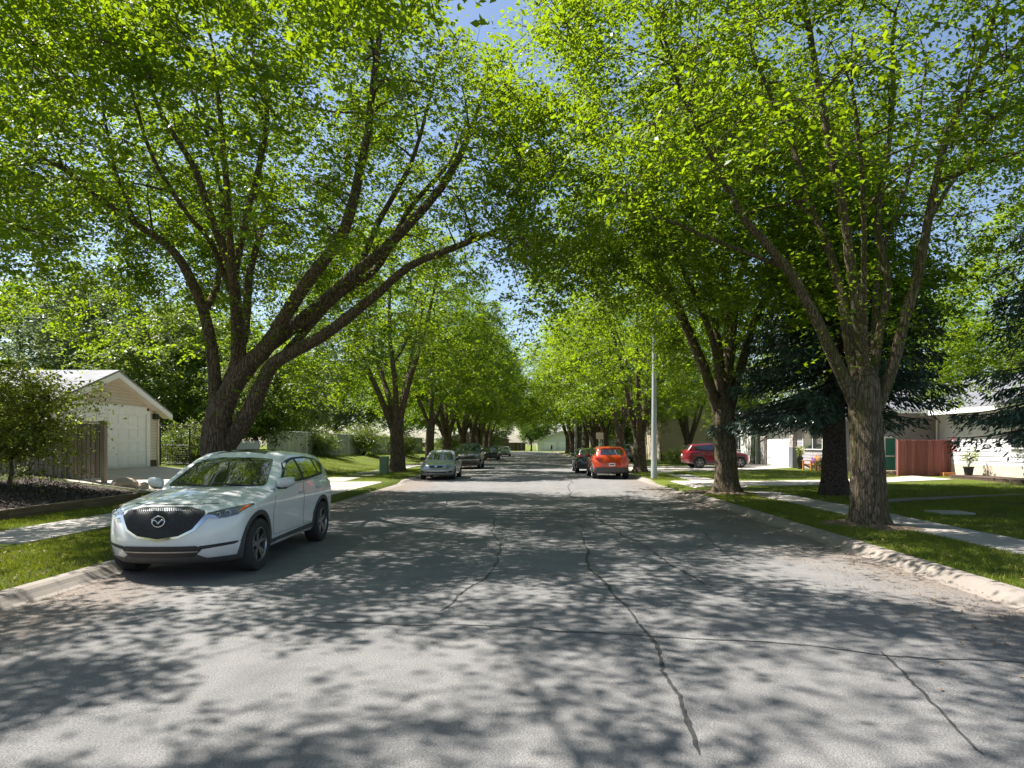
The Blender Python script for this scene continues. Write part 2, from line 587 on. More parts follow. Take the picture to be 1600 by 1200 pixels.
def quad_slab(name, corners, parent, mat, th=0.10):
    bm = bmesh.new()
    t = [bm.verts.new(c) for c in corners]; b = [bm.verts.new((c[0], c[1], c[2] - th)) for c in corners]
    bm.faces.new(t); bm.faces.new(b)
    for i in range(4): bm.faces.new((t[i], t[(i + 1) % 4], b[(i + 1) % 4], b[i]))
    return link(name, bm_mesh(name, bm, mat), parent)

def driveway(name, xs, y0s, y1s, rows, side):
    k = bpy.data.objects.new(name, None); COL.objects.link(k); tag(k, kind='structure')
    for i in range(len(xs) - 1):
        for r in range(rows):
            c = []
            for (ii, f) in ((i, r), (i, r + 1), (i + 1, r + 1), (i + 1, r)):
                t = f / rows
                y = y0s[ii] + (y1s[ii] - y0s[ii]) * t
                x = xs[ii]
                if abs(x) < 6.2: z = 0.03 + 0.095 * sstep((abs(x) - 5.6) / 1.2)
                elif side < 0 and x < -9.9: z = 0.105 + 0.70 * min(1.0, (-9.9 - x) / 5.7) + 0.028
                else: z = gz(x, 40) + 0.026 if side > 0 else 0.135
                c.append((x, y, z))
            # open joints
            g = 0.006
            cx = sum(p[0] for p in c) / 4; cy = sum(p[1] for p in c) / 4
            c = [(p[0] + (g if p[0] < cx else -g), p[1] + (g if p[1] < cy else -g), p[2]) for p in c]
            quad_slab('slab', c, k, M['driveway'])
driveway('driveway_left', [KL - 0.385, -6.6, -8.25, -9.9, -11.9, -13.9, -15.75], [18.3, 19.1, 19.3, 19.4, 19.4, 19.4, 20.6], [28.0, 27.6, 27.5, 27.5, 27.4, 27.3, 26.9], 3, -1)
driveway('garden_drive', [KR + 0.385, 6.3, 7.2], [22.7, 24.2, 24.6], [28.4, 28.2, 28.1], 2, 1)
driveway('garden_drive', [8.35, 10.5, 13.0, 15.5, 18.5], [24.8, 25.0, 25.6, 26.6, 28.0], [28.0, 28.0, 28.3, 29.0, 31.0], 1, 1)
driveway('driveway_right', [KR + 0.385, 6.3, 7.2], [38.0, 38.5, 38.7], [47.0, 46.6, 46.4], 2, 1)
driveway('driveway_right', [8.35, 10.7, 13.0, 15.3, 17.6], [38.7, 38.7, 39.0, 40.5, 42.5], [46.4, 46.6, 47.0, 48.5, 49.5], 2, 1)
# thin concrete edging across the shaded lawn and a flat service cover
e = poly_prism('lawn_edging', [(9.0, 17.6), (15.5, 19.9), (15.45, 20.05), (8.95, 17.75)], 'z', 0.05, 0.205, M['kerb']); tag(e, 'thin pale concrete edging strip running across the shaded lawn', 'edging')
c = box('service_cover', (9.45, 14.75, 0.06), (10.25, 15.4, 0.165), M['concrete'], None, 0.01); tag(c, 'flat square concrete service cover lying in the shaded lawn', 'cover')

# ---- blades of grass, leaf litter and mulch (uncountable)
def grass_patch(spec, seed, name, label):
    rnd = np.random.RandomState(seed)
    P = []
    for (x0, x1, y0, y1, dens, hgt) in spec:
        n = int((x1 - x0) * (y1 - y0) * dens)
        x = rnd.uniform(x0, x1, n); y = rnd.uniform(y0, y1, n)
        # clumpy cover with worn gaps
        f = np.sin(x * 2.3 + 1.7 * np.sin(y * 1.1)) + np.sin(y * 1.9 + 2.1 * np.sin(x * 1.3 + 0.5)) + rnd.normal(0, 0.7, n)
        edge = np.minimum(np.abs(x - 5.5), np.abs(x + 5.88))
        keep = f > np.where(edge < 0.5, 0.1, -0.8)
        x, y = x[keep], y[keep]
        z = np.array([gz(a, b) for a, b in zip(x, y)])
        P.append(np.stack([x, y, z, hgt * rnd.uniform(0.5, 1.25, len(x))], 1))
    P = np.vstack(P); n = len(P)
    a = rnd.uniform(0, 2 * math.pi, n); lean = rnd.uniform(0.1, 0.9, n) * P[:, 3]
    b = rnd.uniform(0, 2 * math.pi, n)
    w = 0.0045 + 0.05 * P[:, 3] * 0.6
    V = np.zeros((n, 3, 3))
    base = P[:, :3] - np.array([0, 0, 0.004])
    dx, dy = np.cos(a) * w, np.sin(a) * w
    V[:, 0] = base + np.stack([dx, dy, 0 * dx], 1); V[:, 1] = base - np.stack([dx, dy, 0 * dx], 1)
    V[:, 2] = base + np.stack([np.cos(b) * lean, np.sin(b) * lean, P[:, 3]], 1)
    me = np_mesh(name, V.reshape(-1, 3), np.arange(n * 3).reshape(-1, 3), M['grass'], tris=True)
    o = link(name, me); tag(o, label, 'grass', kind='stuff')

M['grass'] = mat_leaf('grass_blade', [(0.0, (0.050, 0.090, 0.008)), (0.45, (0.115, 0.165, 0.015)), (0.85, (0.20, 0.225, 0.03)), (1.0, (0.30, 0.25, 0.09))], (0.34, 0.38, 0.02), 0.35, 0.6)
grass_patch([(-8.2, -5.88, 4.5, 12, 3600, 0.055), (-8.2, -5.88, 12, 18.2, 2000, 0.055), (-11.3, -9.8, 10, 18.2, 1800, 0.06),
             (-8.2, -5.88, 28.9, 42, 500, 0.06), (-15, -9.8, 30, 46, 260, 0.08)], 11, 'grass', 'short sunlit grass on the garage side of the street')
grass_patch([(5.53, 7.17, 4.5, 14, 3600, 0.058), (5.53, 7.17, 14, 22.5, 2400, 0.055), (8.4, 16, 9, 17, 1100, 0.06), (8.4, 18, 17, 25, 550, 0.065),
             (5.53, 7.17, 29.0, 37.5, 700, 0.06), (8.4, 18, 28.6, 38, 300, 0.06)], 12, 'grass', 'short shaded grass on the red fence side of the street')

def scatter(name, n, region, zf, size, mat, seed, label, cat, tilt=0.4):
    rnd = np.random.RandomState(seed)
    x, y = region(rnd, n)
    n = len(x)
    z = np.array([zf(a, b) for a, b in zip(x, y)]) + rnd.uniform(0.003, 0.012, n)
    s = size * rnd.uniform(0.5, 1.4, n)
    a = rnd.uniform(0, 2 * math.pi, n)
    el = rnd.uniform(0.35, 0.8, n)
    u = np.stack([np.cos(a), np.sin(a), rnd.normal(0, tilt, n)], 1) * s[:, None]
    v = np.stack([-np.sin(a), np.cos(a), rnd.normal(0, tilt, n)], 1) * (s * el)[:, None]
    c = np.stack([x, y, z + s * tilt * 0.4], 1)
    V = np.stack([c - u, c + v * 0.8, c + u, c - v * 0.8], 1)
    o = link(name, np_mesh(name, V.reshape(-1, 3), np.arange(n * 4).reshape(-1, 4), mat))
    tag(o, label, cat, kind='stuff')
M['litter'] = mat_leaf('litter', [(0.0, (0.06, 0.035, 0.018)), (0.5, (0.17, 0.105, 0.055)), (1.0, (0.34, 0.26, 0.14))], (0.3, 0.2, 0.08), 0.15, 0.8)
M['chips'] = mat_leaf('bark_chip', [(0.0, (0.018, 0.013, 0.010)), (0.6, (0.07, 0.05, 0.04)), (1.0, (0.24, 0.20, 0.17))], (0.1, 0.08, 0.05), 0.05, 0.85)
def right_gutter(rnd, n):
    y = rnd.uniform(4.5, 27, n); x = KR - np.abs(rnd.normal(0, 0.85, n)) + 0.12
    return x, y
def left_gutter(rnd, n):
    y = rnd.uniform(4.5, 26, n); x = KL + np.abs(rnd.normal(0, 0.35, n)) - 0.05
    return x, y
scatter('leaf_litter', 5200, right_gutter, lambda x, y: 0.004 if x < KR else 0.02, 0.016, M['litter'], 21, 'brown seed litter gathered along the lawn side gutter', 'litter', 0.25)
scatter('leaf_litter', 1800, left_gutter, lambda x, y: 0.004 if x > KL else 0.02, 0.015, M['litter'], 22, 'sparse brown litter in the gutter beside the white crossover', 'litter', 0.25)
def boul(rnd, n):
    return np.concatenate([rnd.uniform(5.7, 7.15, n // 2), rnd.uniform(-8.2, -6.0, n // 2)]), np.concatenate([rnd.uniform(5, 23, n // 2), rnd.uniform(5, 12, n // 2)])
scatter('fallen_leaves', 2600, boul, lambda x, y: gz(x, y) + 0.02, 0.022, M['litter'], 23, 'scattered dry leaves lying in the verge grass', 'leaves', 0.4)
def bed(rnd, n):
    x = rnd.uniform(-18.5, -11.42, n); y = rnd.uniform(9.0, 20.1, n)
    k = y < np.where(x < -14.2, 20.1, 18.5 + (-11.42 - x) * 0.3)
    return x[k], y[k]
soil_x = [-19, -17.4, -16, -14.6, -13.4, -12.4, -11.42]; soil_y = [8, 10, 12, 14, 16, 17.2, 18.0, 18.4, 18.8, 19.2]
V = [(x, y, gz(x, y) + 0.015) for y in soil_y for x in soil_x]; n = len(soil_x)
o = link('mulch_soil', np_mesh('mulch_soil', V, [(j * n + i, j * n + i + 1, (j + 1) * n + i + 1, (j + 1) * n + i) for j in range(len(soil_y) - 1) for i in range(n - 1)], flat_mat('soil', (0.045, 0.033, 0.025), 0.95, var=0.4, scale=12, bump=0.5))); tag(o, kind='structure')
scatter('bark_mulch', 26000, bed, lambda x, y: gz(x, y) + 0.02, 0.032, M['chips'], 24, 'dark bark mulch covering the raised garden bed', 'mulch', 0.5)

# worn bare soil round the trunks
def bare_soil(cx, cy, r, seed):
    rnd = np.random.RandomState(seed)
    n, k = 40, 6
    ph = rnd.uniform(0, 6.28, 4)
    V = [(cx, cy, gz(cx, cy) + 0.075)]
    for j in range(1, k + 1):
        for i in range(n):
            a = 2 * math.pi * i / n
            rr = r * (1 + 0.22 * math.sin(2 * a + ph[0]) + 0.15 * math.sin(3 * a + ph[1]) + 0.10 * math.sin(7 * a + ph[2])) * j / k
            V.append((cx + rr * math.cos(a), cy + rr * math.sin(a) * 1.15, gz(cx, cy) + 0.075 - 0.068 * (j / k) ** 1.6 + (rnd.normal(0, 0.008) if j < k else 0)))
    bm = bmesh.new()
    vv = [bm.verts.new(v) for v in V]
    for i in range(n): bm.faces.new((vv[0], vv[1 + i], vv[1 + (i + 1) % n]))
    for j in range(k - 1):
        for i in range(n):
            a, b = 1 + j * n + i, 1 + j * n + (i + 1) % n
            bm.faces.new((vv[a], vv[a + n], vv[b + n], vv[b]))
    o = link('bare_soil', bm_mesh('bare_soil', bm, M['soil'], True)); tag(o, kind='structure')
M['soil'] = flat_mat('trodden_soil', (0.115, 0.080, 0.055), 0.95, var=0.5, scale=14, bump=0.6)
bare_soil(6.70, 12.95, 0.80, 1); bare_soil(6.42, 21.4, 1.0, 2); bare_soil(-8.45, 17.2, 0.9, 3); bare_soil(-8.1, 37.9, 0.8, 4)
# ================================================================== buildings, fences, street furniture
def mat_shingle(name, c, sx=1.0):
    b = MB(name)
    v = b.coord((sx, 1, 1), 'UV')
    br = b.n('ShaderNodeTexBrick')
    br.inputs['Scale'].default_value = 1.0
    br.inputs['Brick Width'].default_value = 0.30
    br.inputs['Row Height'].default_value = 0.14
    br.inputs['Mortar Size'].default_value = 0.010
    br.inputs['Color1'].default_value = (*[x * 0.75 for x in c], 1)
    br.inputs['Color2'].default_value = (*[x * 1.2 for x in c], 1)
    br.inputs['Mortar'].default_value = (*[x * 0.45 for x in c], 1)
    b.l(v, br.inputs['Vector'])
    n = b.noise(v, 3.0, 5)
    b.col(b.mix(b.ramp(n, [(0.3, 0.0), (0.7, 0.35)]), br.outputs[0], tuple(x * 1.25 for x in c)))
    b.rough(0.92)
    b.bump(b.math('ADD', br.outputs[1], b.noise(v, 90, 3)), 0.5, 0.012)
    return b.m

M['siding_cream'] = flat_mat('cream_siding', (0.66, 0.59, 0.49), 0.7, var=0.07, scale=3, bump=0.05)
M['siding_mauve'] = flat_mat('mauve_siding', (0.31, 0.29, 0.31), 0.7, var=0.07, scale=3, bump=0.05)
M['siding_white'] = flat_mat('white_siding', (0.58, 0.575, 0.585), 0.7, var=0.06, scale=3, bump=0.05)
M['white_paint'] = flat_mat('white_gloss', (0.80, 0.80, 0.79), 0.5, var=0.05, scale=4, bump=0.04)
M['stucco_beige'] = flat_mat('beige_stucco', (0.50, 0.41, 0.30), 0.9, var=0.09, scale=2.5, bump=0.25)
M['stucco_white'] = flat_mat('white_stucco', (0.68, 0.67, 0.64), 0.9, var=0.05, scale=3, bump=0.2)
M['foundation'] = flat_mat('foundation', (0.52, 0.45, 0.35), 0.9, var=0.15, scale=5, bump=0.3)
M['shingle_grey'] = mat_shingle('grey_shingle', (0.15, 0.15, 0.17))
M['shingle_pale'] = mat_shingle('pale_shingle', (0.25, 0.248, 0.262))
M['house_glass'] = mat_glass('house_glass', (0.02, 0.024, 0.026))
M['wood_grey'] = mat_wood('weathered_wood', (0.15, 0.118, 0.095), (0.34, 0.275, 0.23))
M['wood_brown'] = mat_wood('brown_wood', (0.045, 0.028, 0.020), (0.10, 0.065, 0.048))
M['wood_red'] = mat_wood('red_wood', (0.17, 0.050, 0.046), (0.29, 0.105, 0.092))
M['wood_timber'] = mat_wood('edging_timber', (0.10, 0.070, 0.045), (0.25, 0.18, 0.12), 'y')
M['wood_orange'] = flat_mat('orange_wood', (0.50, 0.19, 0.06), 0.6, var=0.15, scale=8)
M['galv'] = flat_mat('galvanised', (0.40, 0.43, 0.47), 0.5, metal=0.35, var=0.10, scale=5)
M['slat_grey'] = flat_mat('grey_slat', (0.42, 0.44, 0.47), 0.6, var=0.08, scale=4)
M['green_box'] = flat_mat('green_cabinet', (0.12, 0.19, 0.12), 0.55, var=0.12, scale=6)
M['iron'] = flat_mat('black_iron', (0.015, 0.015, 0.016), 0.5, var=0.2)
M['stone'] = flat_mat('field_stone', (0.33, 0.30, 0.27), 0.9, var=0.35, scale=9, bump=0.5)
M['teal'] = flat_mat('teal_paint', (0.03, 0.17, 0.14), 0.5, var=0.08)
M['brown_trim'] = flat_mat('brown_trim', (0.10, 0.055, 0.038), 0.7, var=0.15)
M['purple'] = flat_mat('purple_fabric', (0.20, 0.06, 0.26), 0.9, var=0.2, scale=14)
M['pot'] = flat_mat('dark_pot', (0.045, 0.045, 0.05), 0.7, var=0.2)
M['boulder'] = flat_mat('boulder', (0.40, 0.31, 0.25), 0.9, var=0.35, scale=4, bump=0.5)
M['pink'] = flat_mat('red_stain', (0.40, 0.07, 0.06), 0.65, var=0.15, scale=8)
M['hydrant'] = flat_mat('hydrant', (0.10, 0.09, 0.05), 0.6)
M['sign_face'] = flat_mat('sign_face', (0.70, 0.55, 0.47), 0.5)

def siding_board(p0, p1, h, normal, mat, parent, th=0.034):
    """one lap-siding board from p0 to p1 (bottom edge), lower edge proud"""
    p0, p1, n = Vector(p0), Vector(p1), Vector(normal)
    up = Vector((0, 0, h - 0.008))
    co = [p0, p1, p1 + up, p0 + up, p0 + n * th, p1 + n * th, p1 + up + n * 0.004, p0 + up + n * 0.004]
    bm = bmesh.new()
    v = [bm.verts.new(c) for c in co]
    for f in ((0, 1, 2, 3), (4, 5, 6, 7), (0, 1, 5, 4), (1, 2, 6, 5), (2, 3, 7, 6), (3, 0, 4, 7)):
        bm.faces.new([v[i] for i in f])
    return link('siding_board', bm_mesh('siding_board', bm, mat), parent)

def roof_plane(name, corners, mat, parent, th=0.10):
    """corners: eave0, eave1, ridge1, ridge0"""
    c = [Vector(p) for p in corners]
    n = (c[1] - c[0]).cross(c[3] - c[0]).normalized()
    if n.z < 0: n = -n
    bm = bmesh.new()
    t = [bm.verts.new(p) for p in c]; b = [bm.verts.new(p - n * th) for p in c]
    fs = [bm.faces.new(t), bm.faces.new(b[::-1])]
    for i in range(4): fs.append(bm.faces.new((t[i], b[i], b[(i + 1) % 4], t[(i + 1) % 4])))
    uv = bm.loops.layers.uv.new('UVMap')
    u = (c[1] - c[0]).normalized(); w = n.cross(u)
    for f in bm.faces:
        for l in f.loops: l[uv].uv = ((l.vert.co - c[0]).dot(u), (l.vert.co - c[0]).dot(w))
    return link(name, bm_mesh(name, bm, mat), parent)

# ---------------------------------------------------------------- garage (its front looks to the street, +x)
def cream_garage():
    g = thing('garage', 'cream siding garage with white panelled overhead door and grey gable roof', 'garage', (0, 0, 0))
    X, Y0, Y1, ZF, ZE, YA, ZA = -15.80, 20.75, 27.0, 0.80, 3.17, 23.9, 4.42
    # shell
    poly_prism('wall', [(Y0, 0.3), (Y1, 0.3), (Y1, ZE), (YA, ZA), (Y0, ZE)], 'x', -23.0, X - 0.012, M['brown_trim'], g)  # dark backing seen through board gaps, shadow lines under the laps as colour
    D0, D1, DT = 21.35, 26.20, 3.00
    box('foundation', (X - 0.05, D1 + 0.262, 0.4), (X + 0.02, Y1 + 0.02, ZF + 0.30), M['brown_trim'], g)
    box('foundation', (X - 0.05, Y0 - 0.02, 0.4), (X + 0.02, D0 - 0.262, ZF + 0.30), M['brown_trim'], g)
    # siding on the gable and both door flanks
    h = 0.118
    z = ZF + 0.30
    while z < ZA - 0.12:
        def lim(zz):
            if zz <= ZE: return Y0, Y1
            t = (zz - ZE) / (ZA - ZE)
            return Y0 + (YA - Y0) * t, Y1 + (YA - Y1) * t
        a, b = lim(z + h)
        if z < DT + 0.12:
            siding_board((X, D1 + 0.26, z), (X, b, z), h, (1, 0, 0), M['siding_cream'], g, 0.055)
            siding_board((X, a, z), (X, D0 - 0.26, z), h, (1, 0, 0), M['siding_cream'], g, 0.055)
        elif b - a > 0.3:
            siding_board((X, a, z), (X, b, z), h, (1, 0, 0), M['siding_cream'], g, 0.055)
        z += h
    z = ZF + 0.3
    while z < ZE - 0.05:      # flank towards the viewer
        siding_board((-23.0, Y0, z), (X, Y0, z), h, (0, -1, 0), M['siding_cream'], g)
        z += h
    # door frame
    fr = box('door_frame', (X - 0.02, D1 + 0.02, ZF), (X + 0.055, D1 + 0.26, DT + 0.12), M['white_paint'], g, 0.008)
    box('door_frame', (X - 0.02, D0 - 0.26, ZF), (X + 0.055, D0 - 0.02, DT + 0.12), M['white_paint'], g, 0.008)
    box('door_frame', (X - 0.02, D0 - 0.018, DT - 0.02), (X + 0.06, D1 + 0.018, DT + 0.255), M['white_paint'], g, 0.008)
    door = box('garage_door', (X - 0.02, D0, ZF), (X + 0.010, D1, DT - 0.022), M['white_paint'], g)
    rows, cols = 4, 8
    hh = (DT - 0.05 - ZF) / rows; ww = (D1 - D0) / cols
    for r in range(rows):
        for c in range(cols):
            y0, z0 = D0 + c * ww, ZF + 0.01 + r * hh
            bm = bmesh.new()
            box_bm(bm, (X + 0.010, y0 + 0.06, z0 + 0.09), (X + 0.045, y0 + ww - 0.06, z0 + hh - 0.07))
            bmesh.ops.bevel(bm, geom=[e for e in bm.edges if all(v.co.x > X + 0.03 for v in e.verts)], offset=0.02, segments=1, affect='EDGES')
            link('panel', bm_mesh('panel', bm, M['white_paint']), door)
        box('section_rail', (X + 0.011, D0 + 0.005, ZF + 0.01 + r * hh + 0.004), (X + 0.024, D1 - 0.005, ZF + 0.01 + r * hh + 0.060), M['white_paint'], door)
    # roof
    k = (ZA - ZE) / (YA - Y0); ov = 0.45; fo = 0.42
    ra = roof_plane('roof', [(-23.4, Y0 - ov, ZE - ov * k + 0.08), (X + fo, Y0 - ov, ZE - ov * k + 0.08), (X + fo, YA, ZA + 0.10), (-23.4, YA, ZA + 0.10)], M['shingle_pale'], g, 0.07)
    k2 = (ZA - ZE) / (Y1 - YA)
    roof_plane('roof', [(-23.4, Y1 + ov, ZE - ov * k2 + 0.08), (X + fo, Y1 + ov, ZE - ov * k2 + 0.08), (X + fo, YA, ZA + 0.102), (-23.4, YA, ZA + 0.102)], M['shingle_pale'], g, 0.07)
    # barge boards and soffit
    for (ya, yb, kk) in ((Y0 - ov, YA, k), (Y1 + ov, YA, k2)):
        z0, z1 = ZE - ov * kk + 0.004, ZA + 0.022
        poly_prism('fascia', [(ya, z0 - 0.20), (yb, z1 - 0.20), (yb, z1), (ya, z0)], 'x', X + fo - 0.03, X + fo + 0.004, M['white_paint'], g)
        poly_prism('soffit', [(ya, z0 - 0.16), (yb, z1 - 0.16), (yb, z1 - 0.12), (ya, z0 - 0.12)], 'x', X + 0.03, X + fo - 0.032, M['siding_cream'], g)
    box('eave_gutter', (-23.4, Y0 - ov - 0.09, ZE - ov * k - 0.10), (X + fo, Y0 - ov - 0.002, ZE - ov * k + 0.02), M['white_paint'], g)
    box('downspout', (X + 0.03, Y1 - 0.07, ZF - 0.1), (X + 0.10, Y1 + 0.02, ZE - 0.35), M['siding_cream'], g)
    lm = box('wall_lamp', (X + 0.03, 26.62, 2.78), (X + 0.20, 26.84, 3.02), M['iron'], g, 0.02)
    box('lamp_bracket', (X + 0.02, 26.68, 2.86), (X + 0.035, 26.78, 2.96), M['iron'], lm)
cream_garage()

# ---------------------------------------------------------------- board fences
def board_fence(name, label, p0, p1, z0, z1, bw, mat, parent_cat='fence', cap=True, gap=0.012, batten=True, zslope=0.0, dog=False):
    p0, p1 = Vector((*p0, 0)), Vector((*p1, 0))
    L = (p1 - p0).length
    f = thing(name, label, parent_cat, (p0.x, p0.y, z0), math.atan2(p1.y - p0.y, p1.x - p0.x))
    n = int(L / bw); bw = L / n
    H = z1 - z0
    if dog:
        bm = bmesh.new()
        pts = [(gap / 2, 0.02), (bw - gap / 2, 0.02), (bw - gap / 2, H - 0.05), (bw * 0.5 + 0.02, H - 0.005), (bw * 0.5 - 0.02, H - 0.005), (gap / 2, H - 0.05)]
        lo = [bm.verts.new((p[0], -0.03, p[1])) for p in pts]; hi = [bm.verts.new((p[0], -0.008, p[1])) for p in pts]
        bm.faces.new(lo); bm.faces.new(hi)
        for i in range(6): bm.faces.new((lo[i], lo[(i + 1) % 6], hi[(i + 1) % 6], hi[i]))
        bme = bm_mesh('board', bm, mat)
    else:
        bme = box_mesh('board', (gap / 2, -0.030, 0.04), (bw - gap / 2, -0.008, H - 0.05), mat, 0.003)
    bat = box_mesh('batten', (-0.022, -0.050, 0.04), (0.022, -0.031, H - 0.06), mat, 0.003)
    rnd = random.Random(5)
    for i in range(n):
        link('board', bme, f, (i * bw, rnd.uniform(-0.003, 0.003), rnd.uniform(-0.008, 0.008)))
        if batten and i > 0: link('batten', bat, f, (i * bw, 0, 0))
    for zz in (0.25, H - 0.35): box('rail', (0, -0.006, zz), (L, 0.035, zz + 0.09), mat, f)
    np_ = max(1, round(L / 2.4))
    for i in range(np_ + 1):
        x = L * i / np_
        box('post', (x - 0.05, -0.004 if not (i in (0, np_)) else -0.055, -0.15), (x + 0.05, 0.09, H - 0.02), mat, f)
    if cap: box('cap_rail', (-0.06, -0.075, H - 0.02), (L + 0.06, 0.10, H + 0.025), mat, f, 0.006)
    return f
board_fence('fence_panel', 'upright grey board gate panel standing before the garage door', (-14.28, 19.95), (-13.32, 19.95), 0.66, 2.44, 0.137, M['wood_grey'], 'gate')
board_fence('wooden_fence', 'long weathered grey board fence behind the leafy shrub', (-22.5, 20.25), (-14.40, 20.25), 0.62, 2.34, 0.145, M['wood_grey'])
board_fence('wooden_fence', 'dark brown board fence between the garage and the leaning trunk', (-18.6, 30.6), (-15.75, 30.6), 0.80, 2.60, 0.14, M['wood_brown'])
board_fence('wooden_fence', 'short pale grey fence panel behind the leaning trunk', (-15.7, 33.0), (-14.1, 33.0), 0.80, 1.90, 0.15, M['slat_grey'])
board_fence('wooden_fence', 'faded red picket fence in front of the mauve house wall', (18.02, 31.4), (20.50, 31.4), 0.19, 1.98, 0.128, M['wood_red'], cap=False, batten=False, dog=True)
board_fence('wooden_fence', 'brown board fence at the far end of the street', (-30, 158), (-1.5, 158), 0.1, 2.2, 0.9, M['wood_brown'], batten=False, cap=False)

# wire gate beside the garage
g = thing('wire_gate', 'dark wire mesh gate hung beside the garage corner', 'gate', (0, 0, 0))
a = Acc()
gp = [(-16.35, 28.2), (-15.05, 28.2)]
for x, y in gp:
    a = Acc(); a.tube([(x, y, 0.6), (x, y, 2.45)], 0.035, 8); link('post', a.mesh('post', M['iron']), g)
for z in (0.9, 1.7):
    a = Acc(); a.tube([(gp[0][0], 28.2, z), (gp[1][0], 28.2, z)], 0.018, 6); link('rail', a.mesh('rail', M['iron']), g)
a = Acc()
for i in range(14):
    t = i / 13
    a.tube([(-16.3 + 1.2 * t, 28.2, 0.9), (-16.3 + 1.2 * t, 28.2, 1.7)], 0.004, 4)
for i in range(9): a.tube([(-16.3, 28.2, 0.9 + 0.1 * i), (-15.1, 28.2, 0.9 + 0.1 * i)], 0.004, 4)
tag(link('mesh_infill', a.mesh('mesh_infill', M['iron']), g), kind='stuff')

# slatted privacy fence along the far lawn
f = thing('privacy_fence', 'long pale grey slatted privacy fence along the sunny lawn', 'fence', (0, 0, 0))
P0, P1, N = Vector((-15.7, 38.0)), Vector((-14.2, 83.0)), 15
for i in range(N + 1):
    p = P0.lerp(P1, i / N)
    a = Acc(); a.tube([(p.x + 0.07, p.y, 0.7), (p.x + 0.07, p.y, 2.62)], 0.045, 8)
    link('post', a.mesh('post', M['white_paint']), f)
    if i < N:
        q = P0.lerp(P1, (i + 1) / N)
        bm = bmesh.new()
        ns = 22
        for k in range(ns):
            u, w = p.lerp(q, (k + 0.06) / ns), p.lerp(q, (k + 0.94) / ns)
            d = 0.012 * (k % 2)
            box_bm(bm, (min(u.x, w.x) + d, u.y, 0.86), (max(u.x, w.x) + 0.02 + d, w.y, 2.52))
        tag(link('slat_panel', bm_mesh('slat_panel', bm, M['slat_grey']), f), kind='stuff')
        a = Acc(); a.tube([(p.x + 0.05, p.y, 2.56), (q.x + 0.05, q.y, 2.56)], 0.03, 6)
        link('top_rail', a.mesh('top_rail', M['white_paint']), f)

# timber edging of the garden bed, in two courses
t = thing('timber_edging', 'low weathered timber retaining edge of the mulch bed', 'retaining wall', (0, 0, 0))
for c in range(2):
    y = 8.0 + c * -1.1
    i = 0
    while y < 18.3:
        y1 = min(18.35, y + 2.3)
        rr = random.Random(i * 3 + c)
        box('timber', (-11.40 + rr.uniform(-.008, .008), y + 0.006, 0.02 + c * 0.165), (-11.25 + rr.uniform(-.008, .008) - c * 0.012, y1 - 0.006, 0.02 + c * 0.165 + 0.160), M['wood_timber'], t, 0.012)
        y = y1; i += 1

def boulder(label, loc, r, seed):
    bm = bmesh.new()
    bmesh.ops.create_icosphere(bm, subdivisions=3, radius=1)
    rnd = random.Random(seed)
    off = [Vector((rnd.uniform(-1, 1), rnd.uniform(-1, 1), rnd.uniform(-1, 1))).normalized() for _ in range(9)]
    for v in bm.verts:
        d = v.co.copy()
        k = 1.0
        for o_ in off:
            t_ = d.dot(o_)
            if t_ > 0.62: k -= (t_ - 0.62) * 0.55
        v.co = Vector((d.x * r[0] * k, d.y * r[1] * k, d.z * r[2] * k))
    o = link('boulder', bm_mesh('boulder', bm, M['boulder'], True), None, loc)
    tag(o, label, 'rock', 'rocks at the driveway edge')
boulder('large rounded tan boulder at the edge of the garden bed', (-12.55, 19.75, 0.50), (0.40, 0.33, 0.24), 1)
boulder('small pale boulder resting beside the larger tan one', (-11.95, 19.7, 0.42), (0.20, 0.20, 0.18), 2)

# ---------------------------------------------------------------- houses on the right
def window_unit(parent, axis, a, y0, y1, z0, z1, out, split=1, frame=None):
    """axis 'x': pane faces -x at x=a; 'y': faces -y at y=a"""
    fm = frame or M['white_paint']
    def bx_(nm, u0, u1, v0, v1, d0, d1, mt, par):
        if axis == 'x': return box(nm, (a - d1, u0, v0), (a - d0, u1, v1), mt, par)
        return box(nm, (u0, a - d1, v0), (u1, a - d0, v1), mt, par)
    w = bx_('window', y0, y1, z0, z1, -0.02, 0.015, M['house_glass'], parent)
    f = 0.055
    bx_('frame', y0 - f, y1 + f, z1 - 0.002, z1 + f, 0.0, 0.05, fm, w)
    bx_('frame', y0 - f, y0 + 0.002, z0, z1 - 0.004, 0.0, 0.048, fm, w)
    bx_('frame', y1 - 0.002, y1 + f, z0, z1 - 0.004, 0.0, 0.048, fm, w)
    bx_('sill', y0 - f, y1 + f, z0 - f, z0 - 0.002, 0.0, 0.07, fm, w)
    for i in range(1, split + 1):
        u = y0 + (y1 - y0) * i / (split + 1)
        bx_('mullion', u - 0.025, u + 0.025, z0 + 0.002, z1 - 0.006, 0.016, 0.04, fm, w)
    return w

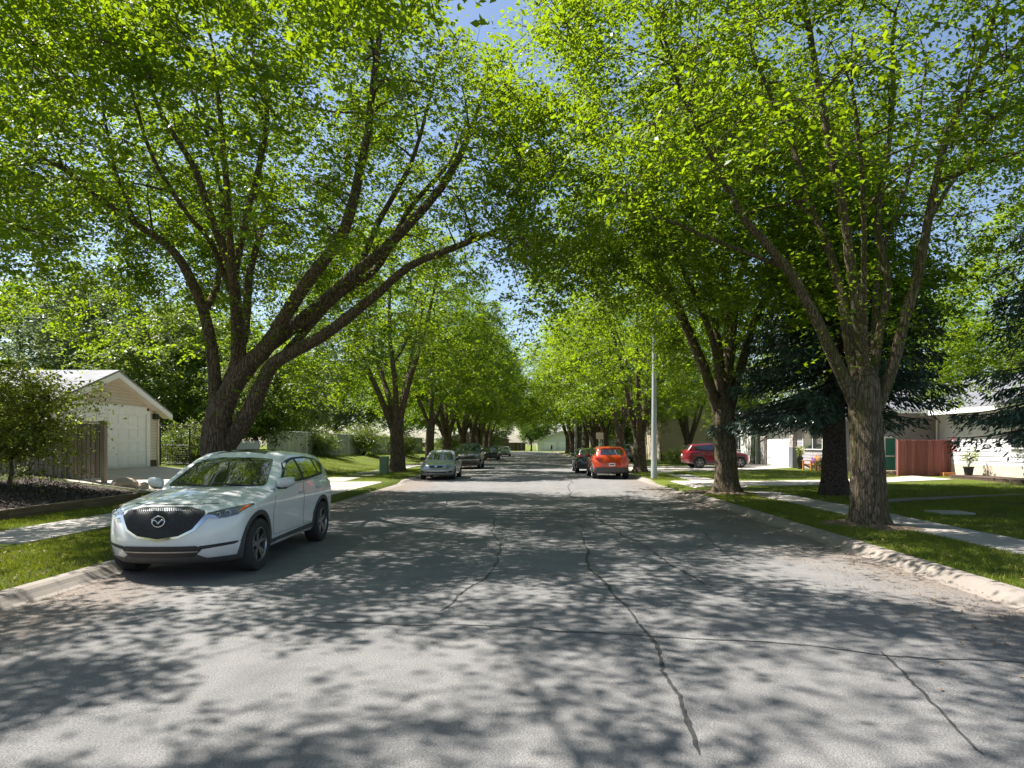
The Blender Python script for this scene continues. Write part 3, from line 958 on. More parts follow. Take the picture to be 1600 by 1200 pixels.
def gabled(parent, x0, x1, y0, y1, zb, ze, ridge, zr, wall, roof, ov=0.5, axis='y'):
    """axis of the ridge; ridge = its cross coordinate"""
    if axis == 'y':
        poly_prism('wall', [(x0, zb), (x1, zb), (x1, ze), (ridge, zr), (x0, ze)], 'y', y0, y1, wall, parent)
        k0, k1 = (zr - ze) / (ridge - x0), (zr - ze) / (x1 - ridge)
        roof_plane('roof', [(x0 - ov, y0 - ov, ze - k0 * ov + 0.1), (x0 - ov, y1 + ov, ze - k0 * ov + 0.1), (ridge, y1 + ov, zr + 0.1), (ridge, y0 - ov, zr + 0.1)], roof, parent)
        roof_plane('roof', [(x1 + ov, y0 - ov, ze - k1 * ov + 0.1), (x1 + ov, y1 + ov, ze - k1 * ov + 0.1), (ridge, y1 + ov, zr + 0.102), (ridge, y0 - ov, zr + 0.102)], roof, parent)
        box('fascia', (x0 - ov - 0.05, y0 - ov, ze - k0 * ov - 0.14), (x0 - ov - 0.003, y1 + ov, ze - k0 * ov + 0.08), M['white_paint'], parent)
        for (xa, kk) in ((x0 - ov, k0),):
            z0_ = ze - kk * ov
            poly_prism('fascia', [(xa, z0_ - 0.16), (ridge, zr - 0.16), (ridge, zr + 0.02), (xa, z0_ + 0.02)], 'y', y0 - ov - 0.03, y0 - ov - 0.003, M['white_paint'], parent)
        box('soffit', (x0 - ov, y0 - ov + 0.01, ze - k0 * ov - 0.10), (x0 - 0.03, y1 + ov - 0.01, ze - k0 * ov - 0.06), M['white_paint'], parent)
    else:
        poly_prism('wall', [(y0, zb), (y1, zb), (y1, ze), (ridge, zr), (y0, ze)], 'x', x0, x1, wall, parent)
        k0, k1 = (zr - ze) / (ridge - y0), (zr - ze) / (y1 - ridge)
        roof_plane('roof', [(x0 - ov, y0 - ov, ze - k0 * ov + 0.1), (x1 + ov, y0 - ov, ze - k0 * ov + 0.1), (x1 + ov, ridge, zr + 0.1), (x0 - ov, ridge, zr + 0.1)], roof, parent)
        roof_plane('roof', [(x0 - ov, y1 + ov, ze - k1 * ov + 0.1), (x1 + ov, y1 + ov, ze - k1 * ov + 0.1), (x1 + ov, ridge, zr + 0.102), (x0 - ov, ridge, zr + 0.102)], roof, parent)
        for (ya, kk) in ((y0 - ov, k0), (y1 + ov, k1)):
            z0_ = ze - kk * ov
            poly_prism('fascia', [(ya, z0_ - 0.16), (ridge, zr - 0.16), (ridge, zr + 0.02), (ya, z0_ + 0.02)], 'x', x0 - ov - 0.03, x0 - ov - 0.003, M['white_paint'], parent)

# house behind the red fence
h = thing('house', 'white and mauve siding house beside the faded red fence', 'house')
gabled(h, 20.6, 29.0, 24.5, 42.0, 0.1, 3.62, 24.9, 5.3, M['siding_white'], M['shingle_grey'], 0.75)
box('wing_wall', (17.55, 32.6, 0.1), (20.58, 34.6, 3.60), M['siding_mauve'], h)
roof_plane('roof', [(17.1, 32.05, 3.50), (20.6, 32.05, 3.50), (20.6, 34.6, 4.2), (17.1, 34.6, 4.2)], M['shingle_grey'], h)
box('fascia', (17.1, 31.98, 3.30), (20.0, 32.04, 3.50), M['white_paint'], h)
z = 0.78
while z < 3.3:
    siding_board((20.6, 24.5, z), (20.6, 32.55, z), 0.215, (-1, 0, 0), M['siding_white'], h, 0.03)
    z += 0.215
box('foundation', (20.57, 24.48, 0.05), (20.65, 32.55, 0.77), M['foundation'], h)
z = 0.55
while z < 3.45:
    siding_board((18.62 if z < 2.1 else 17.55, 32.6, z), (20.57, 32.6, z), 0.165, (0, -1, 0), M['siding_mauve'], h, 0.022)
    z += 0.165
dr = box('door', (18.02, 32.55, 0.45), (18.50, 32.595, 2.05), M['teal'], h)
box('door_rail', (18.0, 32.52, 1.12), (18.52, 32.548, 1.17), M['white_paint'], dr)
box('door_frame', (17.90, 32.52, 0.40), (18.0, 32.60, 2.14), M['white_paint'], dr)
box('door_frame', (18.52, 32.52, 0.40), (18.60, 32.60, 2.14), M['white_paint'], dr)
box('door_frame', (18.002, 32.52, 2.055), (18.518, 32.60, 2.14), M['white_paint'], dr)
window_unit(h, 'x', 20.57, 26.2, 27.4, 1.6, 2.7, -1, 1)
a = Acc(); a.tube([(20.48, 32.3, 3.45), (20.46, 32.3, 2.0), (20.46, 32.3, 0.3)], 0.04, 8); link('downspout', a.mesh('downspout', M['white_paint']), h)
for i in range(3):
    for j in range(3):
        br = box('step_brick', (17.6 + j * 0.30 + 0.15 * (i % 2), 31.75 + 0.02 * i, 0.18 + i * 0.085), (17.6 + j * 0.30 + 0.28 + 0.15 * (i % 2), 32.1, 0.18 + i * 0.085 + 0.078), M['boulder'], h, 0.008)
o = box('wooden_step', (19.95, 30.95, 0.17), (20.50, 31.30, 0.37), M['wood_orange'], None, 0.008); tag(o, 'small orange wooden step at the end of the red fence', 'step')
dk = thing('wooden_deck', 'low brown wooden deck along the white siding wall', 'deck')
for i in range(9):
    box('plank', (19.35 + i * 0.135, 24.6, 0.30), (19.35 + i * 0.135 + 0.128, 29.6, 0.335), M['wood_brown'], dk)
box('joist', (19.35, 29.45, 0.12), (20.55, 29.58, 0.298), M['wood_brown'], dk)
box('joist', (19.36, 24.6, 0.12), (19.44, 29.44, 0.298), M['wood_brown'], dk)

# house with the white garage door
h = thing('house', 'grey-roofed house with white garage door between stone pillars', 'house')
gabled(h, 17.75, 27.0, 36.4, 49.6, 0.1, 3.35, 22.3, 4.75, M['siding_mauve'], M['shingle_grey'], 0.6)
d = box('garage_door', (17.70, 43.5, 0.19), (17.76, 48.0, 2.45), M['white_paint'], h)
for r in range(4):
    for c in range(6):
        box('panel', (17.68, 43.56 + c * 0.74, 0.25 + r * 0.55), (17.699, 43.56 + c * 0.74 + 0.66, 0.25 + r * 0.55 + 0.47), M['white_paint'], d)
box('door_header', (17.66, 43.3, 2.46), (17.76, 48.3, 3.2), M['white_paint'], h)
for y0 in (42.75, 48.05):
    p = box('stone_pillar', (17.52, y0, 0.1), (17.78, y0 + 0.70, 2.40), M['stone'], h)
    rr = random.Random(int(y0))
    z = 0.14
    while z < 2.3:
        y = y0 + 0.01; hh = rr.uniform(0.12, 0.2)
        while y < y0 + 0.62:
            w = rr.uniform(0.16, 0.3)
            box('stone', (17.47 + rr.uniform(-0.02, 0.02), y, z), (17.519, min(y + w, y0 + 0.70) - 0.015, z + hh - 0.015), M['stone'], p, 0.015)
            y += w
        z += hh
z = 0.5
while z < 3.1:
    siding_board((17.75, 36.4, z), (17.75, 42.72, z), 0.19, (-1, 0, 0), M['siding_mauve'], h, 0.022); z += 0.19
window_unit(h, 'x', 17.72, 38.9, 41.6, 1.45, 2.55, -1, 1)
window_unit(h, 'y', 36.4, 19.5, 21.0, 1.4, 2.5, -1, 1)
o = box('grey_cabinet', (17.15, 42.0, 0.17), (17.60, 42.65, 1.55), flat_mat('cabinet_grey', (0.13, 0.14, 0.15), 0.6), None, 0.01); tag(o, 'tall dark grey cabinet against the mauve wall by the pillar', 'cabinet')
# its neighbour: white gable
h = thing('house', 'white stucco gable house beyond the dark red crossover', 'house')
gabled(h, 17.9, 26.0, 50.6, 57.2, 0.1, 3.1, 53.9, 4.55, M['stucco_white'], M['shingle_grey'], 0.45, 'x')
window_unit(h, 'x', 17.9, 54.6, 55.8, 1.3, 2.4, -1, 1)
h = thing('house', 'tall beige stucco house behind the lamp post', 'house')
gabled(h, 12.6, 24.0, 62.0, 74.0, 0.1, 5.0, 18.2, 6.6, M['stucco_beige'], M['shingle_grey'], 0.5)
box('base_band', (12.55, 61.95, 0.1), (24.0, 61.999, 1.0), M['brown_trim'], h)
window_unit(h, 'x', 12.6, 64.0, 65.6, 2.9, 4.4, -1, 1, M['brown_trim'])
window_unit(h, 'x', 12.6, 67.5, 69.1, 2.9, 4.4, -1, 1, M['brown_trim'])
window_unit(h, 'y', 62.0, 20.2, 21.8, 2.9, 4.3, -1, 1)
h = thing('house', 'pale garage-fronted bungalow closing the end of the street', 'house')
gabled(h, 1.5, 14.0, 160, 170, 0.1, 2.9, 7.5, 5.0, M['stucco_white'], M['shingle_grey'], 0.5)
for x in (3.2, 7.0):
    d = box('garage_door', (x, 159.93, 0.15), (x + 3.0, 159.99, 2.4), M['white_paint'], h)
    for r in range(3): box('panel', (x + 0.1, 159.90, 0.25 + r * 0.7), (x + 2.9, 159.929, 0.85 + r * 0.7), M['white_paint'], d)
window_unit(h, 'y', 160, 11.2, 12.8, 1.1, 2.3, -1, 1)
h = thing('house', 'brown-walled house behind the far board fence', 'house')
gabled(h, -24.0, -6.0, 163, 173, 0.1, 3.0, -15, 5.2, M['brown_trim'], M['shingle_grey'], 0.5)
window_unit(h, 'y', 163, -9.5, -7.5, 1.3, 2.4, -1, 1)
h = thing('house', 'dark-roofed house seen past the far lamp post', 'house')
gabled(h, 17.0, 30.0, 158, 168, 0.1, 3.0, 23, 5.2, M['siding_mauve'], M['shingle_grey'], 0.5)
window_unit(h, 'y', 158, 19.0, 21.0, 1.3, 2.4, -1, 1)

# iron garden gate by the white garage
g = thing('iron_gate', 'black iron garden gate beside the white garage door', 'gate')
a = Acc()
for y in (49.75, 51.0):
    a = Acc(); a.tube([(17.35, y, 0.1), (17.35, y, 2.2)], 0.045, 8); link('post', a.mesh('post', M['iron']), g)
for i in range(9):
    y = 49.85 + i * 0.13
    a = Acc(); a.tube([(17.35, y, 0.25), (17.35, y, 1.5 + 0.18 * (i % 2))], 0.014, 5); link('bar', a.mesh('bar', M['iron']), g)
for z in (0.4, 1.35):
    a = Acc(); a.tube([(17.35, 49.75, z), (17.35, 51.0, z)], 0.02, 6); link('rail', a.mesh('rail', M['iron']), g)

# ---------------------------------------------------------------- street furniture
def lamp_post(loc, label, h, r0, r1, arm):
    t = thing('street_lamp', label, 'street lamp', loc, 0, 'street lamps along the lawn side')
    a = Acc(); a.tube([(0, 0, -0.05), (0, 0, 0.02), (0, 0, h * 0.5), (0, 0, h)], [r0, r0, (r0 + r1) / 2, r1], 8)
    me = a.mesh('pole', M['galv'], False); link('pole', me, t)
    box('hand_hole_cover', (-0.06, -r0 - 0.008, 0.45), (0.06, -r0 * 0.9, 0.75), M['galv'], t, 0.004)
    a = Acc(); a.tube(catmull([(0, 0, h - 0.1), (-0.5, 0, h + 0.35), (-arm, 0, h + 0.5)], 10), np.linspace(0.05, 0.035, 10), 8)
    link('arm', a.mesh('arm', M['galv']), t)
    hd = box('lamp_head', (-arm - 0.65, -0.13, h + 0.42), (-arm + 0.05, 0.13, h + 0.60), M['galv'], t, 0.04)
    box('lens', (-arm - 0.58, -0.09, h + 0.395), (-arm - 0.1, 0.09, h + 0.418), M['lens'], hd)
lamp_post((5.80, 30.2, 0.12), 'grey eight-sided lamp post beside the orange crossover', 8.2, 0.150, 0.07, 2.2)
lamp_post((5.55, 80.0, 0.12), 'slim grey lamp post farther along the lawn side verge', 9.0, 0.15, 0.08, 2.2)

t = thing('utility_pedestal', 'green utility pedestal beside the trunk past the driveway', 'utility box', (-7.95, 34.6, 0.11))
box('body', (-0.21, -0.21, 0), (0.21, 0.21, 0.92), M['green_box'], t, 0.015)
box('lid', (-0.235, -0.235, 0.90), (0.235, 0.235, 0.98), M['green_box'], t, 0.02)
for i in range(6): box('louvre', (-0.15, -0.228, 0.12 + i * 0.125), (0.15, -0.211, 0.17 + i * 0.125), M['green_box'], t, 0.004)

t = thing('sign_post', 'small pale sign on a thin post beyond the orange crossover', 'sign', (5.35, 50.0, 0.1))
a = Acc(); a.tube([(0, 0, 0), (0, 0, 2.6)], 0.035, 8); link('post', a.mesh('post', M['galv']), t)
box('plate', (-0.28, -0.06, 2.05), (0.28, -0.037, 2.55), M['sign_face'], t, 0.005)
t = thing('fire_hydrant', 'dark fire hydrant on the verge near the far lamp post', 'hydrant', (6.2, 82.0, 0.12))
a = Acc(); a.tube([(0, 0, 0), (0, 0, 0.06), (0, 0, 0.07), (0, 0, 0.6), (0, 0, 0.68), (0, 0, 0.8)], [0.18, 0.18, 0.13, 0.13, 0.15, 0.03], 12); link('barrel', a.mesh('barrel', M['hydrant']), t)
a = Acc(); a.tube([(-0.24, 0, 0.5), (0.24, 0, 0.5)], 0.06, 8); a.tube([(0, -0.22, 0.45), (0, 0, 0.45)], 0.07, 8); link('outlet', a.mesh('outlet', M['hydrant']), t)

def adirondack(loc, rz, label, mat, cushion):
    t = thing('garden_chair', label, 'chair', loc, rz, 'chairs on the shaded porch')
    # seat slats, fan back, arms; the chair looks to -x
    for i in range(5):
        o = box('seat_slat', (-0.045, -0.26, -0.011), (0.045, 0.26, 0.011), mat, t); o.location = (-0.28 + i * 0.11, 0, 0.38 - i * 0.03); o.rotation_euler = (0, R(-14) * -1, 0)
    for i in range(5):
        y = -0.22 + i * 0.11
        o = box('back_slat', (-0.011, -0.047, 0), (0.011, 0.047, 0.70 - 0.05 * abs(i - 2)), mat, t); o.location = (0.22, y, 0.26); o.rotation_euler = (0, R(22), 0)
    for s in (-1, 1):
        box('arm', (-0.38, s * 0.36 - 0.07, 0.56), (0.30, s * 0.36 + 0.07, 0.585), mat, t, 0.005)
        box('front_leg', (-0.36, s * 0.31 - 0.03, 0), (-0.27, s * 0.31 + 0.03, 0.559), mat, t)
        o = box('back_leg', (-0.02, -0.015, -0.05), (0.75, 0.015, 0.05), mat, t); o.location = (-0.30, s * 0.275, 0.34); o.rotation_euler = (0, R(22), 0)
    box('back_rail', (0.36, -0.30, 0.50), (0.39, 0.30, 0.57), mat, t)
    if cushion:
        bm = bmesh.new(); bmesh.ops.create_uvsphere(bm, u_segments=14, v_segments=8, radius=1)
        for v in bm.verts: v.co = Vector((v.co.x * 0.09, v.co.y * 0.20, v.co.z * 0.2))
        o = link('cushion', bm_mesh('cushion', bm, M['purple'], True), None, (loc[0] + 0.12, loc[1], loc[2] + 0.57), (0, R(22), 0)); tag(o, cushion, 'cushion', 'purple porch cushions')
adirondack((16.9, 38.6, 0.185), R(20), 'orange slatted garden chair holding a cushion on the shaded porch', M['wood_orange'], 'purple cushion on the orange slatted garden chair')
adirondack((16.9, 36.9, 0.185), R(0), 'red slatted garden chair nearest the spruce trunk', M['pink'], 'purple cushion on the red slatted garden chair')
# ================================================================== vehicles
def pw(x, pts):
    """smooth-ish piecewise interpolation"""
    xs = [p[0] for p in pts]; ys = [p[1] for p in pts]
    if xs[0] > xs[-1]:
        xs, ys = xs[::-1], ys[::-1]
    if x <= xs[0]: return ys[0]
    if x >= xs[-1]: return ys[-1]
    for i in range(len(xs) - 1):
        if x <= xs[i + 1]:
            h = xs[i + 1] - xs[i]
            t = (x - xs[i]) / h
            # monotone-ish hermite
            def sl(j):
                if j <= 0 or j >= len(xs) - 1:
                    k = 0 if j <= 0 else len(xs) - 2
                    return (ys[k + 1] - ys[k]) / (xs[k + 1] - xs[k])
                a = (ys[j] - ys[j - 1]) / (xs[j] - xs[j - 1]); c = (ys[j + 1] - ys[j]) / (xs[j + 1] - xs[j])
                return 0.0 if a * c <= 0 else 2 * a * c / (a + c)
            m0, m1 = sl(i) * h, sl(i + 1) * h
            t2, t3 = t * t, t * t * t
            return (2 * t3 - 3 * t2 + 1) * ys[i] + (t3 - 2 * t2 + t) * m0 + (-2 * t3 + 3 * t2) * ys[i + 1] + (t3 - t2) * m1

def box_shell(na, nv, nw, fn):
    """surface of a gridded box mapped through fn(a,v,w): a 0..1 nose to tail, v -1..1, w 0..1"""
    idx, verts, faces = {}, [], []
    def V(i, j, k):
        if (i, j, k) not in idx:
            idx[(i, j, k)] = len(verts)
            verts.append(fn(i / na, -1 + 2 * j / nv, k / nw))
        return idx[(i, j, k)]
    for i in range(na):
        for j in range(nv):
            faces.append((V(i, j, 0), V(i, j + 1, 0), V(i + 1, j + 1, 0), V(i + 1, j, 0)))
            faces.append((V(i, j, nw), V(i + 1, j, nw), V(i + 1, j + 1, nw), V(i, j + 1, nw)))
        for k in range(nw):
            faces.append((V(i, 0, k), V(i + 1, 0, k), V(i + 1, 0, k + 1), V(i, 0, k + 1)))
            faces.append((V(i, nv, k), V(i, nv, k + 1), V(i + 1, nv, k + 1), V(i + 1, nv, k)))
    for j in range(nv):
        for k in range(nw):
            faces.append((V(0, j, k), V(0, j, k + 1), V(0, j + 1, k + 1), V(0, j + 1, k)))
            faces.append((V(na, j, k), V(na, j + 1, k), V(na, j + 1, k + 1), V(na, j, k + 1)))
    return verts, faces

def eval_mesh(o):
    dg = bpy.context.evaluated_depsgraph_get()
    return bpy.data.meshes.new_from_object(o.evaluated_get(dg))

def project(name, outline, axis, side, bvh, off, mat, parent, step=0.06, skirt=0.012, smooth=True, maxdev=None):
    """lay a 2D outline on the body: axis 'y' takes (x,z) on the flank, 'x' takes (y,z) on nose (+1) or tail (-1), 'z' takes (x,y) from above"""
    bm = bmesh.new()
    def P(p):
        return {'y': (p[0], 0, p[1]), 'x': (0, p[0], p[1]), 'z': (p[0], p[1], 0)}[axis]
    bm.faces.new([bm.verts.new(P(p)) for p in outline])
    for ax in range(3):
        if ax == 'xyz'.index(axis): continue
        vals = [v.co[ax] for v in bm.verts]
        lo, hi = min(vals), max(vals)
        k = int((hi - lo) / step)
        for i in range(1, k + 1):
            no = [0, 0, 0]; no[ax] = 1
            co = [0, 0, 0]; co[ax] = lo + (hi - lo) * i / (k + 1)
            bmesh.ops.bisect_plane(bm, geom=list(bm.verts) + list(bm.edges) + list(bm.faces), plane_co=co, plane_no=no)
    d = Vector((0, 0, 0)); d['xyz'.index(axis)] = -side
    miss = []
    for v in bm.verts:
        o = v.co.copy(); o['xyz'.index(axis)] = side * 5
        hit = bvh.ray_cast(o, d)
        if hit[0] is None:
            n = bvh.find_nearest(v.co)
            miss.append(v); v.co = n[0] + n[1] * off
            continue
        nn = hit[1]
        if nn.dot(d) > 0: nn = -nn
        v.co = hit[0] + nn * off
    if skirt:
        be = [e for e in bm.edges if len(e.link_faces) == 1]
        r = bmesh.ops.extrude_edge_only(bm, edges=be)
        for v in [g for g in r['geom'] if isinstance(g, bmesh.types.BMVert)]:
            v.co += d * (off + skirt)
    bmesh.ops.recalc_face_normals(bm, faces=bm.faces)
    # outward
    s = sum((f.normal.dot(d) * f.calc_area() for f in bm.faces))
    if s > 0:
        bmesh.ops.reverse_faces(bm, faces=bm.faces)
    me = bpy.data.meshes.new(name)
    for f in bm.faces: f.smooth = smooth
    bm.to_mesh(me); bm.free()
    me.materials.append(mat)
    if smooth:
        me.set_sharp_from_angle(angle=R(40))
    return link(name, me, parent)

def mirror_y(pts):
    return [(-p[0], p[1]) for p in pts][::-1]

def grow(pts, d):
    cx = sum(p[0] for p in pts) / len(pts); cz = sum(p[1] for p in pts) / len(pts)
    n = len(pts); out = []
    area = sum(pts[i][0] * pts[(i + 1) % n][1] - pts[(i + 1) % n][0] * pts[i][1] for i in range(n))
    sgn = 1 if area > 0 else -1
    for i in range(n):
        a, b, c = pts[i - 1], pts[i], pts[(i + 1) % n]
        e1 = Vector((b[0] - a[0], b[1] - a[1])).normalized(); e2 = Vector((c[0] - b[0], c[1] - b[1])).normalized()
        n1 = Vector((e1.y, -e1.x)) * sgn; n2 = Vector((e2.y, -e2.x)) * sgn
        m = (n1 + n2)
        if m.length < 1e-4: m = n1
        m.normalize()
        k = d / max(0.45, m.dot(n1))
        out.append((b[0] + m.x * k, b[1] + m.y * k))
    return out

def rounded(pts, r=0.03, k=3):
    out = []
    n = len(pts)
    for i in range(n):
        a, b, c = Vector(pts[i - 1]), Vector(pts[i]), Vector(pts[(i + 1) % n])
        d1, d2 = (a - b), (c - b)
        r1, r2 = min(r, d1.length * 0.45), min(r, d2.length * 0.45)
        p, q = b + d1.normalized() * r1, b + d2.normalized() * r2
        for s in range(k + 1):
            t = s / k
            out.append(tuple(p * (1 - t) ** 2 + b * 2 * t * (1 - t) + q * t * t))
    return out

def lathe(name, prof, mat, parent, seg=36, smooth=True):
    """prof: (radius, y) turned round the y axis"""
    vs, qs = [], []
    for i in range(seg):
        a = 2 * math.pi * i / seg
        for r, y in prof: vs.append((r * math.cos(a), y, r * math.sin(a)))
    n = len(prof)
    for i in range(seg):
        for j in range(n - 1):
            a, b = i * n + j, ((i + 1) % seg) * n + j
            qs.append((a, b, b + 1, a + 1))
    me = np_mesh(name, vs, qs, mat, smooth)
    me.set_sharp_from_angle(angle=R(35))
    return link(name, me, parent)

WHEELS = {}
def add_wheel(parent, x, y, r, w, side, style, steer=0.0, dark=False):
    """side=+1: outer face towards +y; alike wheels share their meshes"""
    key = (r, w, style, dark)
    if key in WHEELS:
        a, b, c = WHEELS[key]
        hub = link('wheel', a, parent, (x, y, r), (0, 0, (0 if side > 0 else math.pi) + steer))
        link('tyre', b, hub); link('rim', c, hub)
        return hub
    hub = lathe('wheel', [(0.02, -w * 0.3), (r * 0.60, -w * 0.3), (r * 0.64, -w * 0.1), (r * 0.64, w * 0.12), (r * 0.3, w * 0.10), (0.02, w * 0.10)], M['black'], parent, 24)
    hub.location = (x, y, r)
    hub.rotation_euler = (0, 0, (0 if side > 0 else math.pi) + steer)
    rr = r * 0.645
    ty = lathe('tyre', [(rr, -w * 0.5), (r * 0.80, -w * 0.56), (r * 0.95, -w * 0.52), (r * 0.995, -w * 0.40), (r, -w * 0.12), (r * 0.985, -w * 0.10), (r, -w * 0.08), (r, w * 0.08), (r * 0.985, w * 0.10), (r, w * 0.12), (r * 0.995, w * 0.40), (r * 0.95, w * 0.52), (r * 0.80, w * 0.56), (rr, w * 0.5), (rr, w * 0.3)], M['rubber'], hub, 40)
    bm = bmesh.new()
    # rim lip
    seg = 40
    prof = [(rr, w * 0.36), (rr * 1.01, w * 0.50), (rr * 0.96, w * 0.52), (rr * 0.93, w * 0.42), (rr * 0.92, w * 0.2)]
    ring = []
    for i in range(seg):
        a = 2 * math.pi * i / seg
        ring.append([bm.verts.new((q * math.cos(a), yy, q * math.sin(a))) for q, yy in prof])
    for i in range(seg):
        for j in range(len(prof) - 1):
            bm.faces.new((ring[i][j], ring[(i + 1) % seg][j], ring[(i + 1) % seg][j + 1], ring[i][j + 1]))
    ns, dbl = style
    for i in range(ns):
        for s in ((-1, 1) if dbl else (0,)):
            a = 2 * math.pi * i / ns + 0.2
            da = s * 0.17
            m = Matrix.Rotation(-(a + da), 4, 'Y')
            hw0, hw1 = (0.016, 0.020) if dbl else (0.035, 0.03)
            co = []
            for (q, hw) in ((0.05, hw0), (rr * 0.95, hw1)):
                yy = w * 0.36 if q < 0.1 else w * 0.43
                for (zz, y2) in ((-hw, yy), (hw, yy), (hw, yy - 0.03), (-hw, yy - 0.03)):
                    co.append(bm.verts.new(m @ Vector((q, y2, zz))))
            for f in ((0, 1, 2, 3), (7, 6, 5, 4), (0, 4, 5, 1), (1, 5, 6, 2), (2, 6, 7, 3), (3, 7, 4, 0)):
                bm.faces.new([co[q] for q in f])
    # centre cap
    cc = [bm.verts.new((0.062 * math.cos(t), w * 0.40, 0.062 * math.sin(t))) for t in np.linspace(0, 2 * math.pi, 16, endpoint=False)]
    c2 = [bm.verts.new((0.07 * math.cos(t), w * 0.25, 0.07 * math.sin(t))) for t in np.linspace(0, 2 * math.pi, 16, endpoint=False)]
    bm.faces.new(cc)
    for i in range(16): bm.faces.new((cc[i], cc[(i + 1) % 16], c2[(i + 1) % 16], c2[i]))
    me = bm_mesh('rim', bm, M['alloy'] if not dark else M['cladding'])
    link('rim', me, hub)
    WHEELS[key] = (hub.data, ty.data, me)
    return hub

